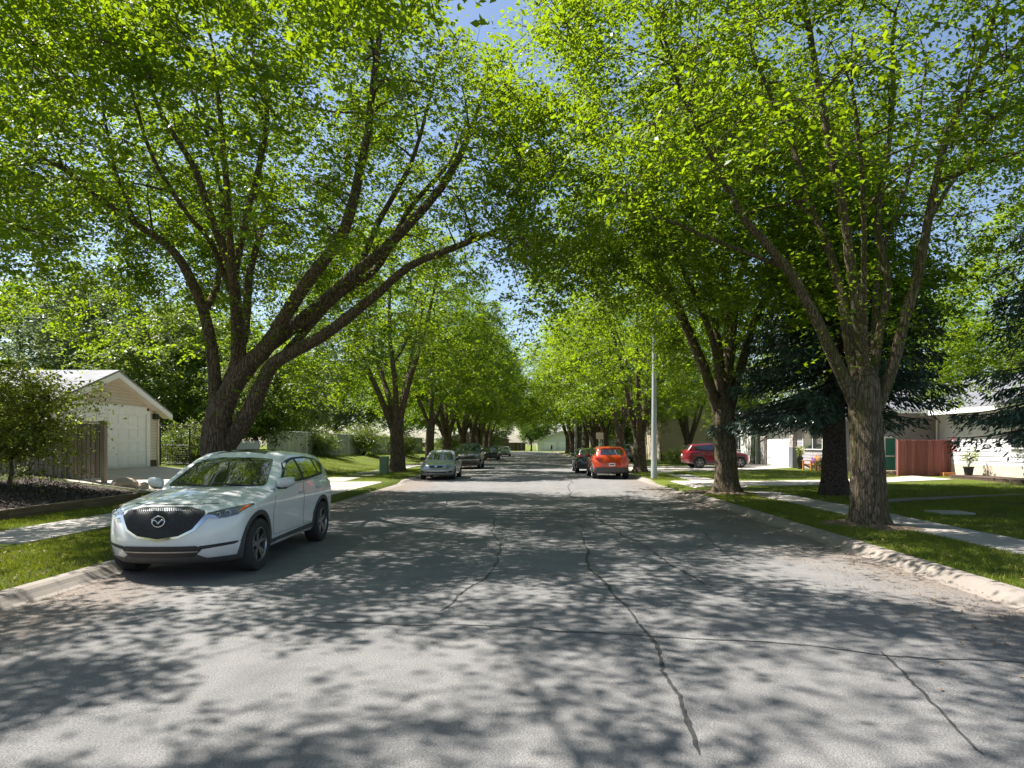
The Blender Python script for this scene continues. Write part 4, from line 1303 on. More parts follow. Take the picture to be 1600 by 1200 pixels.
def make_car(sp, label, loc, rz, paint, group=None, name='parked_car', detail=2):
    root = thing(name, label, sp.get('cat', 'car'), loc, rz, group)
    HW = sp['hw']
    def low(a, v, w):
        x0 = sp['xf'] + (sp['xr'] - sp['xf']) * a
        zb = pw(x0, sp['zb'])
        zt = pw(x0, sp['zt']) - sp.get('crown', 0.06) * abs(v) ** 3
        z = zb + (zt - zb) * w
        sw = abs(v)
        xf = pw(z, sp['nose']) - sp['sweep_f'] * sw ** 3.0
        xr = pw(z, sp['tail']) + sp['sweep_r'] * sw ** 3.4
        x = xf + (xr - xf) * a
        W = HW * pw(x, sp['plan']) * pw(z, sp['sect'])
        return (x, v * W, z)
    def cab(a, v, w):
        zlo = sp['cab_z']
        z1 = zlo + (sp['roof_max'] - zlo) * w
        xf = pw(z1, sp['ws']) - 0.16 * abs(v) ** 2.2
        xr = pw(z1, sp['rg']) + 0.10 * abs(v) ** 2.2
        x = xf + (xr - xf) * a
        zr = pw(x, sp['roof']) - 0.055 * abs(v) ** 2.6
        z = zlo + (zr - zlo) * w
        W = pw(x, sp['cplan']) * pw(z, sp['csect'])
        return (x, v * W, z)
    objs = []
    cutters = []
    trees_v, trees_f = [], []
    for nm, fn, grid in (('body', low, (44, 16, 10)), ('cabin', cab, (26, 14, 9))):
        vs, fs = box_shell(*grid, fn)
        me = bpy.data.meshes.new(nm)
        me.from_pydata(vs, [], fs)
        me.update()
        bm = bmesh.new(); bm.from_mesh(me); bmesh.ops.recalc_face_normals(bm, faces=bm.faces)
        bm.to_mesh(me); bm.free()
        o = link(nm, me)
        s = o.modifiers.new('s', 'SUBSURF'); s.levels = 1; s.render_levels = 1
        bpy.context.view_layer.update()
        e = eval_mesh(o)
        o.modifiers.clear()
        o.data = e
        off = len(trees_v)
        trees_v += [tuple(v.co) for v in e.vertices]
        trees_f += [[i + off for i in p.vertices] for p in e.polygons]
        objs.append(o)
    bvh = BVHTree.FromPolygons(trees_v, trees_f)
    body, cabin = objs
    body.data.materials.clear(); body.data.materials.append(paint); body.data.materials.append(M['black'])
    cabin.data.materials.clear(); cabin.data.materials.append(sp.get('roof_mat') or paint)
    # wheel housings
    wr = sp['wr']; ar = sp['arch']
    cbm = bmesh.new()
    for wx in sp['wx']:
        for sd in (-1, 1):
            m = Matrix.Translation((wx, sd * (HW - 0.10), wr + 0.01)) @ Matrix.Rotation(math.pi / 2, 4, 'X')
            bmesh.ops.create_cone(cbm, cap_ends=True, segments=48, radius1=ar, radius2=ar, depth=0.62, matrix=m)
    cme = bpy.data.meshes.new('c'); cbm.to_mesh(cme); cbm.free()
    co = link('c', cme)
    md = body.modifiers.new('b', 'BOOLEAN'); md.operation = 'DIFFERENCE'; md.object = co; md.solver = 'EXACT'
    bpy.context.view_layer.update()
    e = eval_mesh(body)
    body.modifiers.clear(); body.data = e
    bpy.data.objects.remove(co, do_unlink=True)
    for p in e.polygons:
        c = p.center
        for wx in sp['wx']:
            if math.hypot(c.x - wx, c.z - wr - 0.01) < ar + 0.004 and abs(c.y) < HW - 0.004:
                if math.hypot(c.x - wx, c.z - wr - 0.01) < ar - 0.01 or abs(p.normal.y) < 0.3:
                    p.material_index = 1
        if p.normal.z < -0.8: p.material_index = 1
    for o in (body, cabin):
        o.parent = root
        for p in o.data.polygons: p.use_smooth = True
        o.data.set_sharp_from_angle(angle=R(38))
    # wheels
    for i, wx in enumerate(sp['wx']):
        for sd in (1, -1):
            add_wheel(root, wx, sd * sp['track'], wr, sp.get('ww', 0.225), sd, sp.get('spokes', (5, True)), sp.get('steer', 0) if i == 0 else 0, sp.get('dark_rims', False))
    # flanks
    for sd in (1, -1):
        if detail >= 1:
            project('window_trim', grow(sp['dlo'], 0.022), 'y', sd, bvh, 0.004, M['black'], root, 0.10)
        for w in sp['panes']:
            project('side_window', rounded(w, 0.03), 'y', sd, bvh, 0.009, M['glass'], root, 0.10)
        if detail >= 2:
            for d, hx in zip(sp['doors'], sp['handles']):
                dd = rounded(d, 0.06)
                project('door_gap', grow(dd, 0.006), 'y', sd, bvh, 0.0015, M['black'], root, 0.08, 0.0)
                dr = project('door', dd, 'y', sd, bvh, 0.004, paint, root, 0.08, 0.0)
                hy = bvh.ray_cast(Vector((hx[0], sd * 5, hx[1])), Vector((0, -sd, 0)))[0]
                if hy is not None:
                    bm = bmesh.new()
                    box_bm(bm, (-0.10, -0.02, -0.014), (0.10, 0.025, 0.014))
                    bmesh.ops.bevel(bm, geom=list(bm.edges), offset=0.010, segments=2, affect='EDGES')
                    h = link('handle', bm_mesh('handle', bm, paint, True), dr, (hx[0], hy.y + sd * 0.012, hx[1]))
        if sp.get('clad'):
            for wx in sp['wx']:
                arc = []
                for t in np.linspace(R(-14), R(194), 22): arc.append((wx + (ar - 0.004) * math.cos(t), wr + 0.01 + (ar - 0.004) * math.sin(t)))
                for t in np.linspace(R(192), R(-12), 22): arc.append((wx + (ar + 0.062) * math.cos(t), wr + 0.01 + (ar + 0.062) * math.sin(t)))
                project('arch_cladding', arc, 'y', sd, bvh, 0.012, M['cladding'], root, 0.09, 0.02)
            x0, x1 = sp['wx'][1] + ar + 0.045, sp['wx'][0] - ar - 0.045
            project('sill_cladding', [(x0, 0.235), (x1, 0.235), (x1 + 0.02, 0.36), (x0 - 0.02, 0.40)], 'y', sd, bvh, 0.012, M['cladding'], root, 0.12, 0.02)
        # mirror
        mx, mz = sp['mirror']
        hit = bvh.ray_cast(Vector((mx, sd * 5, mz)), Vector((0, -sd, 0)))[0]
        my = abs(hit.y) if hit is not None else HW * 0.93
        bm = bmesh.new()
        bmesh.ops.create_uvsphere(bm, u_segments=20, v_segments=12, radius=1)
        for v in bm.verts:
            c = v.co
            q = (abs(c.x) ** 3 + abs(c.y) ** 3 + abs(c.z) ** 3) ** (1 / 3)
            c *= 1 / max(q, 0.6)
            v.co = Vector((c.x * 0.075 * (1.0 if c.x > 0 else 0.55) - 0.02 * c.y * sd, c.y * 0.125, c.z * 0.078 + 0.012 * c.y * sd))
        mo = link('mirror', bm_mesh('mirror', bm, sp.get('mirror_mat') or paint, True), root, (mx, sd * (my + 0.13), mz + 0.075))
        bm = bmesh.new()
        box_bm(bm, (-0.05, -0.09, -0.10), (0.035, 0.06, -0.045))
        bmesh.ops.bevel(bm, geom=list(bm.edges), offset=0.015, segments=2, affect='EDGES')
        for v in bm.verts:
            if v.co.z < -0.07: v.co.y -= sd * 0.045
        link('mirror_foot', bm_mesh('mirror_foot', bm, M['black'], True), mo)
    # screens
    ws = sp['screen']
    project('windscreen', rounded(ws, 0.06), 'x', 1, bvh, 0.006, M['glass'], root, 0.10)
    project('rear_window', rounded(sp['backlight'], 0.05), 'x', -1, bvh, 0.006, M['glass'], root, 0.10)
    for nm, ax, sd, off, mt, poly, both in sp['extras']:
        mm = paint if mt == 'paint' else M[mt]
        project(nm, poly, ax, sd, bvh, off, mm, root, 0.06, 0.015)
        if both:
            project(nm, mirror_y(poly), ax, sd, bvh, off, mm, root, 0.06, 0.015)
    return root, bvh

# ---- crossover (the white one): nose to +x
SUV = dict(hw=0.92, xf=2.275, xr=-2.275, sweep_f=0.40, sweep_r=0.30, crown=0.055,
    zb=[(2.3, 0.23), (1.9, 0.22), (0, 0.25), (-1.8, 0.26), (-2.3, 0.34)],
    zt=[(2.3, 0.90), (2.05, 0.985), (1.7, 1.045), (1.3, 1.10), (0.9, 1.14), (0.5, 1.15), (-1.2, 1.17), (-2.0, 1.18), (-2.3, 1.15)],
    nose=[(0.20, 2.14), (0.34, 2.23), (0.50, 2.275), (0.66, 2.26), (0.80, 2.225), (0.92, 2.16), (1.0, 2.08), (1.1, 2.0)],
    tail=[(0.22, -2.12), (0.40, -2.23), (0.60, -2.275), (0.80, -2.26), (1.0, -2.22), (1.18, -2.15)],
    plan=[(2.3, 0.93), (1.9, 0.965), (1.4, 0.995), (0.8, 0.985), (-0.6, 0.985), (-1.3, 1.0), (-1.9, 0.965), (-2.3, 0.92)],
    sect=[(0.2, 0.93), (0.32, 0.965), (0.5, 0.972), (0.72, 0.985), (0.90, 1.0), (1.0, 0.985), (1.10, 0.955), (1.2, 0.93)],
    cab_z=1.0, roof_max=1.66,
    ws=[(1.0, 1.10), (1.10, 0.98), (1.25, 0.76), (1.40, 0.50), (1.55, 0.20), (1.62, 0.02), (1.68, -0.12)],
    rg=[(1.0, -2.22), (1.12, -2.19), (1.30, -2.10), (1.45, -2.0), (1.56, -1.92), (1.68, -1.86)],
    roof=[(1.0, 1.50), (0.30, 1.59), (-0.1, 1.645), (-0.6, 1.66), (-1.2, 1.635), (-1.7, 1.585), (-2.0, 1.55), (-2.3, 1.5)],
    cplan=[(1.1, 0.78), (0.7, 0.85), (0.2, 0.885), (-0.6, 0.895), (-1.3, 0.875), (-1.9, 0.80), (-2.3, 0.74)],
    csect=[(1.0, 1.0), (1.15, 0.985), (1.3, 0.925), (1.45, 0.845), (1.56, 0.765), (1.62, 0.70), (1.70, 0.62)],
    wr=0.362, arch=0.405, wx=(1.40, -1.30), track=0.80, ww=0.225, spokes=(5, True), steer=0.0, clad=True,
    dlo=[(0.56, 1.145), (0.12, 1.42), (-0.05, 1.475), (-0.35, 1.51), (-0.9, 1.515), (-1.35, 1.475), (-1.74, 1.37), (-1.52, 1.225), (-0.6, 1.175)],
    panes=[[(0.50, 1.16), (0.10, 1.405), (-0.08, 1.462), (-0.31, 1.495), (-0.34, 1.185)],
           [(-0.43, 1.19), (-0.40, 1.50), (-0.9, 1.50), (-1.12, 1.482), (-1.22, 1.225)],
           [(-1.29, 1.235), (-1.20, 1.472), (-1.36, 1.455), (-1.67, 1.37), (-1.50, 1.25)]],
    doors=[[(0.86, 0.42), (0.88, 0.80), (0.74, 1.09), (-0.36, 1.13), (-0.36, 0.42)], [(-0.385, 0.42), (-0.385, 1.13), (-1.24, 1.15), (-1.10, 0.80), (-0.86, 0.58), (-0.84, 0.42)]],
    handles=[(-0.22, 0.97), (-1.06, 1.00)],
    mirror=(0.62, 1.10),
    screen=[(-0.735, 1.125), (0.735, 1.125), (0.57, 1.51), (0.28, 1.535), (-0.28, 1.535), (-0.57, 1.51)],
    backlight=[(-0.58, 1.22), (0.58, 1.22), (0.50, 1.48), (-0.50, 1.48)],
    extras=[])

def oval(cx, cz, a, b, n=20):
    return [(cx + a * math.cos(t), cz + b * math.sin(t)) for t in np.linspace(0, 2 * math.pi, n, endpoint=False)]

def band(pts, w):
    """strip polygon of width w hanging below the polyline"""
    return list(pts) + [(p[0], p[1] - w) for p in reversed(pts)]

def scaled(sp, sx, sz, sy, **kw):
    """rescale a spec's lengths, heights and widths"""
    o = dict(sp)
    for k in ('zb', 'zt', 'roof'): o[k] = [(x * sx, z * sz) for x, z in sp[k]]
    for k in ('nose', 'tail', 'ws', 'rg'): o[k] = [(z * sz, x * sx) for z, x in sp[k]]
    o['plan'] = [(x * sx, p) for x, p in sp['plan']]
    o['cplan'] = [(x * sx, p * sy) for x, p in sp['cplan']]
    for k in ('sect', 'csect'): o[k] = [(z * sz, p) for z, p in sp[k]]
    o['hw'] = sp['hw'] * sy; o['xf'] = sp['xf'] * sx; o['xr'] = sp['xr'] * sx
    o['cab_z'] = sp['cab_z'] * sz; o['roof_max'] = sp['roof_max'] * sz; o['track'] = sp['track'] * sy
    o['wx'] = tuple(x * sx for x in sp['wx'])
    for k in ('dlo',): o[k] = [(x * sx, z * sz) for x, z in sp[k]]
    for k in ('panes', 'doors'): o[k] = [[(x * sx, z * sz) for x, z in p] for p in sp[k]]
    for k in ('screen', 'backlight'): o[k] = [(y * sy, z * sz) for y, z in sp[k]]
    o['handles'] = [(x * sx, z * sz) for x, z in sp['handles']]
    o['mirror'] = (sp['mirror'][0] * sx, sp['mirror'][1] * sz)
    o.update(kw)
    return o

def white_crossover():
    paint = mat_paint('white_paint', (0.76, 0.77, 0.77), rough=0.3)
    grille = [(-0.49, 0.895), (-0.30, 0.935), (0, 0.945), (0.30, 0.935), (0.49, 0.895), (0.515, 0.845), (0.40, 0.670), (0.25, 0.590), (0.0, 0.555), (-0.25, 0.590), (-0.40, 0.670), (-0.515, 0.845)]
    wing = [(0.66, 0.790), (0.550, 0.805), (0.425, 0.655), (0.26, 0.568), (0.0, 0.530)]
    wing_in = [(0.0, 0.558), (0.25, 0.593), (0.40, 0.673), (0.512, 0.842), (0.60, 0.835)]
    lamp = [(0.515, 0.840), (0.56, 0.800), (0.72, 0.798), (0.82, 0.825), (0.892, 0.915), (0.882, 0.938), (0.80, 0.928), (0.66, 0.895), (0.54, 0.868)]
    sp = dict(SUV)
    sp['extras'] = [
        ('lower_valance', 'x', 1, 0.012, 'cladding', [(-0.86, 0.235), (0.86, 0.235), (0.875, 0.31), (0.52, 0.30), (0.42, 0.36), (-0.42, 0.36), (-0.52, 0.30), (-0.875, 0.31)], False),
        ('lower_intake', 'x', 1, 0.016, 'black', rounded([(-0.40, 0.325), (0.40, 0.325), (0.50, 0.425), (0.44, 0.465), (-0.44, 0.465), (-0.50, 0.425)], 0.02), False),
        ('intake_bar', 'x', 1, 0.030, 'alloy', [(-0.45, 0.392), (0.45, 0.392), (0.455, 0.406), (-0.455, 0.406)], False),
        ('fog_slot', 'x', 1, 0.006, 'black', [(0.49, 0.415), (0.80, 0.452), (0.865, 0.488), (0.80, 0.487), (0.47, 0.458)], True),
        ('grille', 'x', 1, 0.006, 'black', grille, False),
        ('grille_wing', 'x', 1, 0.024, 'chrome', wing + wing_in, True),
        ('headlight', 'x', 1, 0.010, 'lens', lamp, True),
        ('side_marker', 'x', 1, 0.014, 'amber', [(0.825, 0.850), (0.862, 0.892), (0.872, 0.922), (0.838, 0.915)], True),
        ('tail_light', 'x', -1, 0.012, 'red_lens', [(0.45, 1.02), (0.85, 1.0), (0.85, 1.10), (0.5, 1.08)], True),
        ('sunroof', 'z', 1, 0.006, 'glass', [(-0.05, -0.40), (-0.05, 0.40), (-0.62, 0.40), (-0.62, -0.40)], False),
        ('bonnet_edge', 'x', 1, 0.003, 'black', [(-0.55, 0.962), (0.55, 0.962), (0.55, 0.967), (-0.55, 0.967)], False),
    ]
    root, bvh = make_car(sp, 'white compact crossover parked facing the viewer beside the near kerb', (-4.69, 10.30, 0.0), 0, paint, name='parked_car')
    root.rotation_euler = (0, 0, R(-90) + R(0.2))
    # mesh of the grille
    bm = bmesh.new()
    def inside(y, z):
        c = False; n = len(grille)
        for i in range(n):
            x1, y1 = grille[i]; x2, y2 = grille[i - 1]
            if (y1 > z) != (y2 > z) and y < (x2 - x1) * (z - y1) / (y2 - y1) + x1: c = not c
        return c
    row = 0
    z = 0.565
    while z < 0.94:
        y = -0.52 + (0.014 if row % 2 else 0)
        while y < 0.52:
            if inside(y, z) and inside(y - 0.012, z) and inside(y + 0.012, z):
                hit = bvh.ray_cast(Vector((5, y, z)), Vector((-1, 0, 0)))[0]
                x = hit.x + 0.006
                tip = bm.verts.new((x + 0.014, y, z + 0.002))
                ring = [bm.verts.new((x, y + dy, z + dz)) for dy, dz in ((-0.0115, 0), (0, -0.0075), (0.0115, 0), (0, 0.0075))]
                for i in range(4): bm.faces.new((ring[i], ring[(i + 1) % 4], tip))
            y += 0.028
        z += 0.0105; row += 1
    g = [c for c in root.children if c.name.startswith('grille') and 'wing' not in c.name][0]
    link('grille_mesh', bm_mesh('grille_mesh', bm, M['alloy_dark']), g)
    # emblem: ring with a winged stroke
    hit = bvh.ray_cast(Vector((5, 0, 0.775)), Vector((-1, 0, 0)))[0]
    ex = hit.x + 0.030
    acc = Acc()
    n = 36
    ang = np.linspace(0, 2 * math.pi, n)
    lean = lambda z: (0.775 - z) * 0.22
    acc.tube([(ex + lean(0.775 + 0.064 * math.sin(t)), 0.078 * math.cos(t), 0.775 + 0.064 * math.sin(t)) for t in ang], 0.0085, 8)
    for sd in (1, -1):
        pts = catmull([(ex + .006, 0.0, 0.750), (ex + .004, sd * 0.020, 0.776), (ex, sd * 0.042, 0.792), (ex, sd * 0.073, 0.790)], 12)
        acc.tube(pts, np.linspace(0.011, 0.006, 12), 8)
    link('emblem', acc.mesh('emblem', M['chrome']), root)
    # headlight innards
    for sd in (1, -1):
        for yy, zz, rr in ((0.735, 0.858, 0.034), (0.65, 0.842, 0.026)):
            hit = bvh.ray_cast(Vector((5, sd * yy, zz)), Vector((-1, 0, 0)))[0]
            hl = [c for c in root.children if c.name.startswith('headlight')][0 if sd > 0 else 1]
            a2 = Acc()
            a2.tube([(hit.x + 0.014 + 0.0 * t, hit.y + rr * math.cos(t), zz + rr * math.sin(t)) for t in np.linspace(0, 2 * math.pi, 20)], 0.005, 6)
            link('lamp_ring', a2.mesh('lamp_ring', M['chrome']), hl)
    # wipers, roof rails, dash papers behind the screen
    for y0, y1 in ((0.55, -0.02), (-0.08, -0.60)):
        acc = Acc(); pts = []
        for t in np.linspace(0, 1, 8):
            y = y0 + (y1 - y0) * t; z = 1.135 + 0.035 * t
            h = bvh.ray_cast(Vector((5, y, z)), Vector((-1, 0, 0)))[0]
            pts.append((h.x + 0.018, h.y, h.z + 0.004))
        acc.tube(pts, 0.009, 5)
        link('wiper', acc.mesh('wiper', M['black']), root)
    return root

M['alloy_dark'] = flat_mat('grille_grey', (0.15, 0.15, 0.155), 0.3, metal=0.5, var=0.2)
white_crossover()

# ---- other vehicles
SEDAN = dict(hw=0.85, xf=2.25, xr=-2.25, sweep_f=0.42, sweep_r=0.30, crown=0.06,
    zb=[(2.3, 0.22), (1.9, 0.19), (0, 0.20), (-1.8, 0.22), (-2.3, 0.30)],
    zt=[(2.3, 0.74), (2.0, 0.80), (1.6, 0.875), (1.2, 0.93), (0.9, 0.965), (0.4, 0.98), (-1.0, 1.0), (-1.6, 1.02), (-2.1, 1.0), (-2.3, 0.95)],
    nose=[(0.18, 2.13), (0.32, 2.23), (0.48, 2.25), (0.62, 2.21), (0.74, 2.12), (0.85, 2.0)],
    tail=[(0.22, -2.12), (0.40, -2.22), (0.60, -2.25), (0.80, -2.22), (1.0, -2.15)],
    plan=[(2.3, 0.92), (1.9, 0.965), (1.4, 0.995), (-1.3, 1.0), (-1.9, 0.96), (-2.3, 0.91)],
    sect=[(0.2, 0.93), (0.32, 0.965), (0.55, 0.995), (0.72, 1.0), (0.85, 0.985), (0.98, 0.95), (1.05, 0.93)],
    cab_z=0.86, roof_max=1.46,
    ws=[(0.86, 1.10), (0.96, 0.98), (1.1, 0.76), (1.25, 0.50), (1.38, 0.24), (1.44, 0.06), (1.5, -0.1)],
    rg=[(0.86, -1.70), (0.98, -1.62), (1.12, -1.45), (1.26, -1.22), (1.38, -0.98), (1.44, -0.80), (1.5, -0.7)],
    roof=[(1.0, 1.30), (0.30, 1.40), (-0.1, 1.45), (-0.5, 1.46), (-0.9, 1.43), (-1.3, 1.36), (-1.7, 1.25)],
    cplan=[(1.1, 0.72), (0.7, 0.78), (0.2, 0.81), (-0.6, 0.815), (-1.1, 0.79), (-1.7, 0.70)],
    csect=[(0.86, 1.0), (1.0, 0.975), (1.15, 0.90), (1.28, 0.82), (1.38, 0.74), (1.43, 0.67), (1.5, 0.6)],
    wr=0.31, arch=0.345, wx=(1.35, -1.25), track=0.74, ww=0.195, spokes=(6, False), clad=False,
    dlo=[(0.62, 0.985), (0.14, 1.25), (-0.2, 1.325), (-0.62, 1.32), (-0.95, 1.22), (-1.22, 1.04), (-0.9, 1.015)],
    panes=[[(0.55, 1.0), (0.12, 1.235), (-0.18, 1.305), (-0.22, 1.015)], [(-0.30, 1.02), (-0.27, 1.305), (-0.60, 1.30), (-0.90, 1.215), (-0.98, 1.04)]],
    doors=[[(0.82, 0.30), (0.84, 0.70), (0.78, 0.94), (-0.26, 0.97), (-0.26, 0.30)], [(-0.285, 0.30), (-0.285, 0.97), (-1.1, 0.99), (-0.98, 0.70), (-0.82, 0.5), (-0.80, 0.30)]],
    handles=[(-0.12, 0.84), (-0.92, 0.86)], mirror=(0.62, 0.95), mirror_mat=None,
    screen=[(-0.66, 0.975), (0.66, 0.975), (0.52, 1.335), (-0.52, 1.335)],
    backlight=[(-0.56, 1.04), (0.56, 1.04), (0.48, 1.34), (-0.48, 1.34)],
    extras=[])
def sedan_extras():
    return [
        ('grille', 'x', 1, 0.008, 'black', rounded([(-0.30, 0.60), (0.30, 0.60), (0.36, 0.70), (-0.36, 0.70)], 0.05), False),
        ('emblem', 'x', 1, 0.016, 'chrome', oval(0, 0.66, 0.065, 0.04), False),
        ('headlight', 'x', 1, 0.010, 'lens', rounded([(0.45, 0.60), (0.62, 0.575), (0.72, 0.62), (0.72, 0.72), (0.60, 0.755), (0.50, 0.70)], 0.05), True),
        ('bumper_slot', 'x', 1, 0.008, 'black', [(-0.45, 0.355), (0.45, 0.355), (0.50, 0.415), (-0.50, 0.415)], False),
        ('fog_lamp', 'x', 1, 0.010, 'black', rounded([(0.58, 0.37), (0.74, 0.38), (0.74, 0.46), (0.60, 0.43)], 0.02), True),
        ('bumper_line', 'x', 1, 0.004, 'black', [(-0.72, 0.53), (0.72, 0.53), (0.72, 0.538), (-0.72, 0.538)], False),
    ]
def truck_extras():
    return [
        ('grille', 'x', 1, 0.010, 'black', rounded([(-0.50, 0.72), (0.50, 0.72), (0.55, 0.95), (-0.55, 0.95)], 0.05), False),
        ('emblem', 'x', 1, 0.03, 'chrome', oval(0, 0.86, 0.13, 0.055), False),
        ('headlight', 'x', 1, 0.010, 'lens', rounded([(0.56, 0.78), (0.80, 0.76), (0.84, 0.92), (0.60, 0.93)], 0.03), True),
        ('bumper', 'x', 1, 0.03, 'alloy', rounded([(-0.82, 0.56), (0.82, 0.56), (0.82, 0.64), (-0.82, 0.64)], 0.03), False),
        ('lower_intake', 'x', 1, 0.012, 'black', rounded([(-0.70, 0.32), (0.70, 0.32), (0.74, 0.46), (-0.74, 0.46)], 0.03), False),
    ]
def orange_extras():
    return [
        ('rear_bumper', 'x', -1, 0.016, 'cladding', [(-0.84, 0.30), (0.84, 0.30), (0.86, 0.56), (0.60, 0.60), (-0.60, 0.60), (-0.86, 0.56)], False),
        ('tail_light', 'x', -1, 0.016, 'red_lens', rounded([(0.42, 1.02), (0.62, 0.98), (0.80, 1.0), (0.80, 1.14), (0.66, 1.12), (0.52, 1.07)], 0.03), True),
        ('bumper_reflector', 'x', -1, 0.022, 'red_lens', [(0.60, 0.63), (0.78, 0.64), (0.78, 0.69), (0.62, 0.67)], True),
        ('number_plate', 'x', -1, 0.022, 'plate', [(-0.155, 0.66), (0.155, 0.66), (0.155, 0.81), (-0.155, 0.81)], False),
        ('plate_marking', 'x', -1, 0.0235, 'ink', [(-0.12, 0.71), (0.12, 0.71), (0.12, 0.765), (-0.12, 0.765)], False),
        ('emblem', 'x', -1, 0.02, 'chrome', oval(0, 1.05, 0.06, 0.028), False),
        ('tailgate_gap', 'x', -1, 0.003, 'black', [(-0.58, 0.855), (0.58, 0.855), (0.58, 0.865), (-0.58, 0.865)], False),
        ('spoiler', 'x', -1, 0.05, 'paint', [(-0.50, 1.515), (0.50, 1.515), (0.46, 1.55), (-0.46, 1.55)], False),
        ('rear_wiper', 'x', -1, 0.016, 'black', [(-0.02, 1.22), (0.26, 1.27), (0.26, 1.285), (-0.02, 1.24)], False),
        ('roof_rail', 'z', 1, 0.03, 'alloy', [(-0.1, 0.56), (-0.1, 0.53), (-1.6, 0.52), (-1.6, 0.55)], False),
        ('roof_rail', 'z', 1, 0.03, 'alloy', [(-0.1, -0.53), (-0.1, -0.56), (-1.6, -0.55), (-1.6, -0.52)], False),
    ]
def red_extras():
    return [
        ('headlight', 'x', 1, 0.010, 'lens', [(0.55, 0.87), (0.80, 0.88), (0.88, 0.97), (0.66, 0.94)], True),
        ('grille', 'x', 1, 0.008, 'black', [(-0.45, 0.68), (0.45, 0.68), (0.50, 0.88), (-0.50, 0.88)], False),
        ('tail_light', 'x', -1, 0.012, 'red_lens', rounded([(0.50, 1.0), (0.83, 0.98), (0.83, 1.12), (0.60, 1.10)], 0.03), True),
        ('tail_light', 'y', 1, 0.010, 'red_lens', [(-1.85, 0.99), (-1.98, 1.08), (-2.06, 1.10), (-2.02, 0.98)], False),
        ('tail_light', 'y', -1, 0.010, 'red_lens', [(-1.85, 0.99), (-1.98, 1.08), (-2.06, 1.10), (-2.02, 0.98)], False),
        ('number_plate', 'x', -1, 0.012, 'plate', [(-0.155, 0.80), (0.155, 0.80), (0.155, 0.93), (-0.155, 0.93)], False),
        ('roof_rail', 'z', 1, 0.03, 'alloy', [(-0.1, 0.56), (-0.1, 0.53), (-1.6, 0.52), (-1.6, 0.55)], False),
        ('roof_rail', 'z', 1, 0.03, 'alloy', [(-0.1, -0.53), (-0.1, -0.56), (-1.6, -0.55), (-1.6, -0.52)], False),
    ]
def other_cars():
    G1, G2 = 'cars parked along the near kerb side', 'cars parked along the lamp post side'
    silver = mat_paint('silver_paint', (0.34, 0.37, 0.42), metal=0.55, rough=0.32)
    black = mat_paint('black_paint', (0.014, 0.015, 0.017), rough=0.25)
    navy = mat_paint('navy_paint', (0.012, 0.018, 0.035), rough=0.25)
    orange = mat_paint('orange_paint', (0.52, 0.048, 0.006), metal=0.2, rough=0.3)
    red = mat_paint('red_paint', (0.19, 0.006, 0.018), metal=0.2, rough=0.28)
    grey = mat_paint('grey_paint', (0.20, 0.21, 0.23), metal=0.4, rough=0.3)
    pale = mat_paint('pale_paint', (0.45, 0.47, 0.47), metal=0.4, rough=0.3)
    FACE = R(-90)
    make_car(dict(SEDAN, mirror_mat=M['black'], extras=sedan_extras()), 'silver blue sedan parked facing the viewer just beyond the driveway', (-4.62, 33.2, 0), FACE, silver, G1)
    tr = scaled(SUV, 1.12, 1.12, 1.07, wr=0.39, arch=0.435, clad=False, extras=[(n, a, s, o, m, [(y * 1.05, z * 1.1) for y, z in p], b) for n, a, s, o, m, p, b in truck_extras()], cat='truck', mirror_mat=M['black'])
    make_car(tr, 'black full-size truck with wide grille parked behind the silver blue sedan', (-4.55, 47.0, 0), FACE, black, G1, name='parked_truck')
    make_car(scaled(SUV, 0.95, 0.92, 0.97, wr=0.33, arch=0.37, extras=red_extras()[:2]), 'dark navy hatchback parked beyond the black truck', (-4.5, 72.5, 0), FACE, navy, G1, detail=1)
    make_car(dict(SEDAN, extras=sedan_extras()), 'pale silver sedan, farthest car parked along the fence side', (-3.85, 93.0, 0), FACE, pale, G1, detail=1)
    make_car(dict(SUV, spokes=(5, True), clad=True, extras=orange_extras()), 'bright orange crossover seen from behind beside the lamp post', (4.0, 33.9, 0), R(90), orange, G2)
    make_car(scaled(SUV, 1.0, 0.93, 1.0, wr=0.35, arch=0.39, clad=False, extras=red_extras()[2:3]), 'black car parked directly ahead of the orange crossover', (3.6, 40.4, 0), R(90), black, G2)
    make_car(dict(SUV, extras=red_extras()), 'dark red crossover standing broadside on the driveway', (12.35, 43.0, 0.165), R(2), red)
    make_car(scaled(SUV, 1.02, 1.0, 1.0, extras=red_extras()[2:3]), 'grey crossover standing in the driveway past the orange crossover', (8.7, 60.0, 0.12), R(78), grey, detail=1)
other_cars()
# ================================================================== trees and shrubs
M['leaf_a'] = mat_leaf('leaf_fresh', [(0.0, (0.017, 0.052, 0.003)), (0.4, (0.048, 0.120, 0.005)), (0.75, (0.095, 0.180, 0.008)), (1.0, (0.22, 0.27, 0.012))], (0.45, 0.60, 0.008), 0.50)
M['leaf_b'] = mat_leaf('leaf_deep', [(0.0, (0.015, 0.046, 0.004)), (0.4, (0.043, 0.108, 0.006)), (0.75, (0.085, 0.160, 0.009)), (1.0, (0.17, 0.22, 0.018))], (0.38, 0.56, 0.010), 0.50)
M['leaf_c'] = mat_leaf('leaf_mixed', [(0.0, (0.030, 0.075, 0.014)), (0.5, (0.075, 0.14, 0.022)), (0.85, (0.15, 0.20, 0.04)), (1.0, (0.30, 0.22, 0.06))], (0.36, 0.45, 0.04), 0.4)
M['leaf_grey'] = mat_leaf('leaf_greyish', [(0.0, (0.045, 0.075, 0.035)), (0.6, (0.10, 0.15, 0.07)), (1.0, (0.22, 0.24, 0.14))], (0.3, 0.38, 0.12), 0.35)
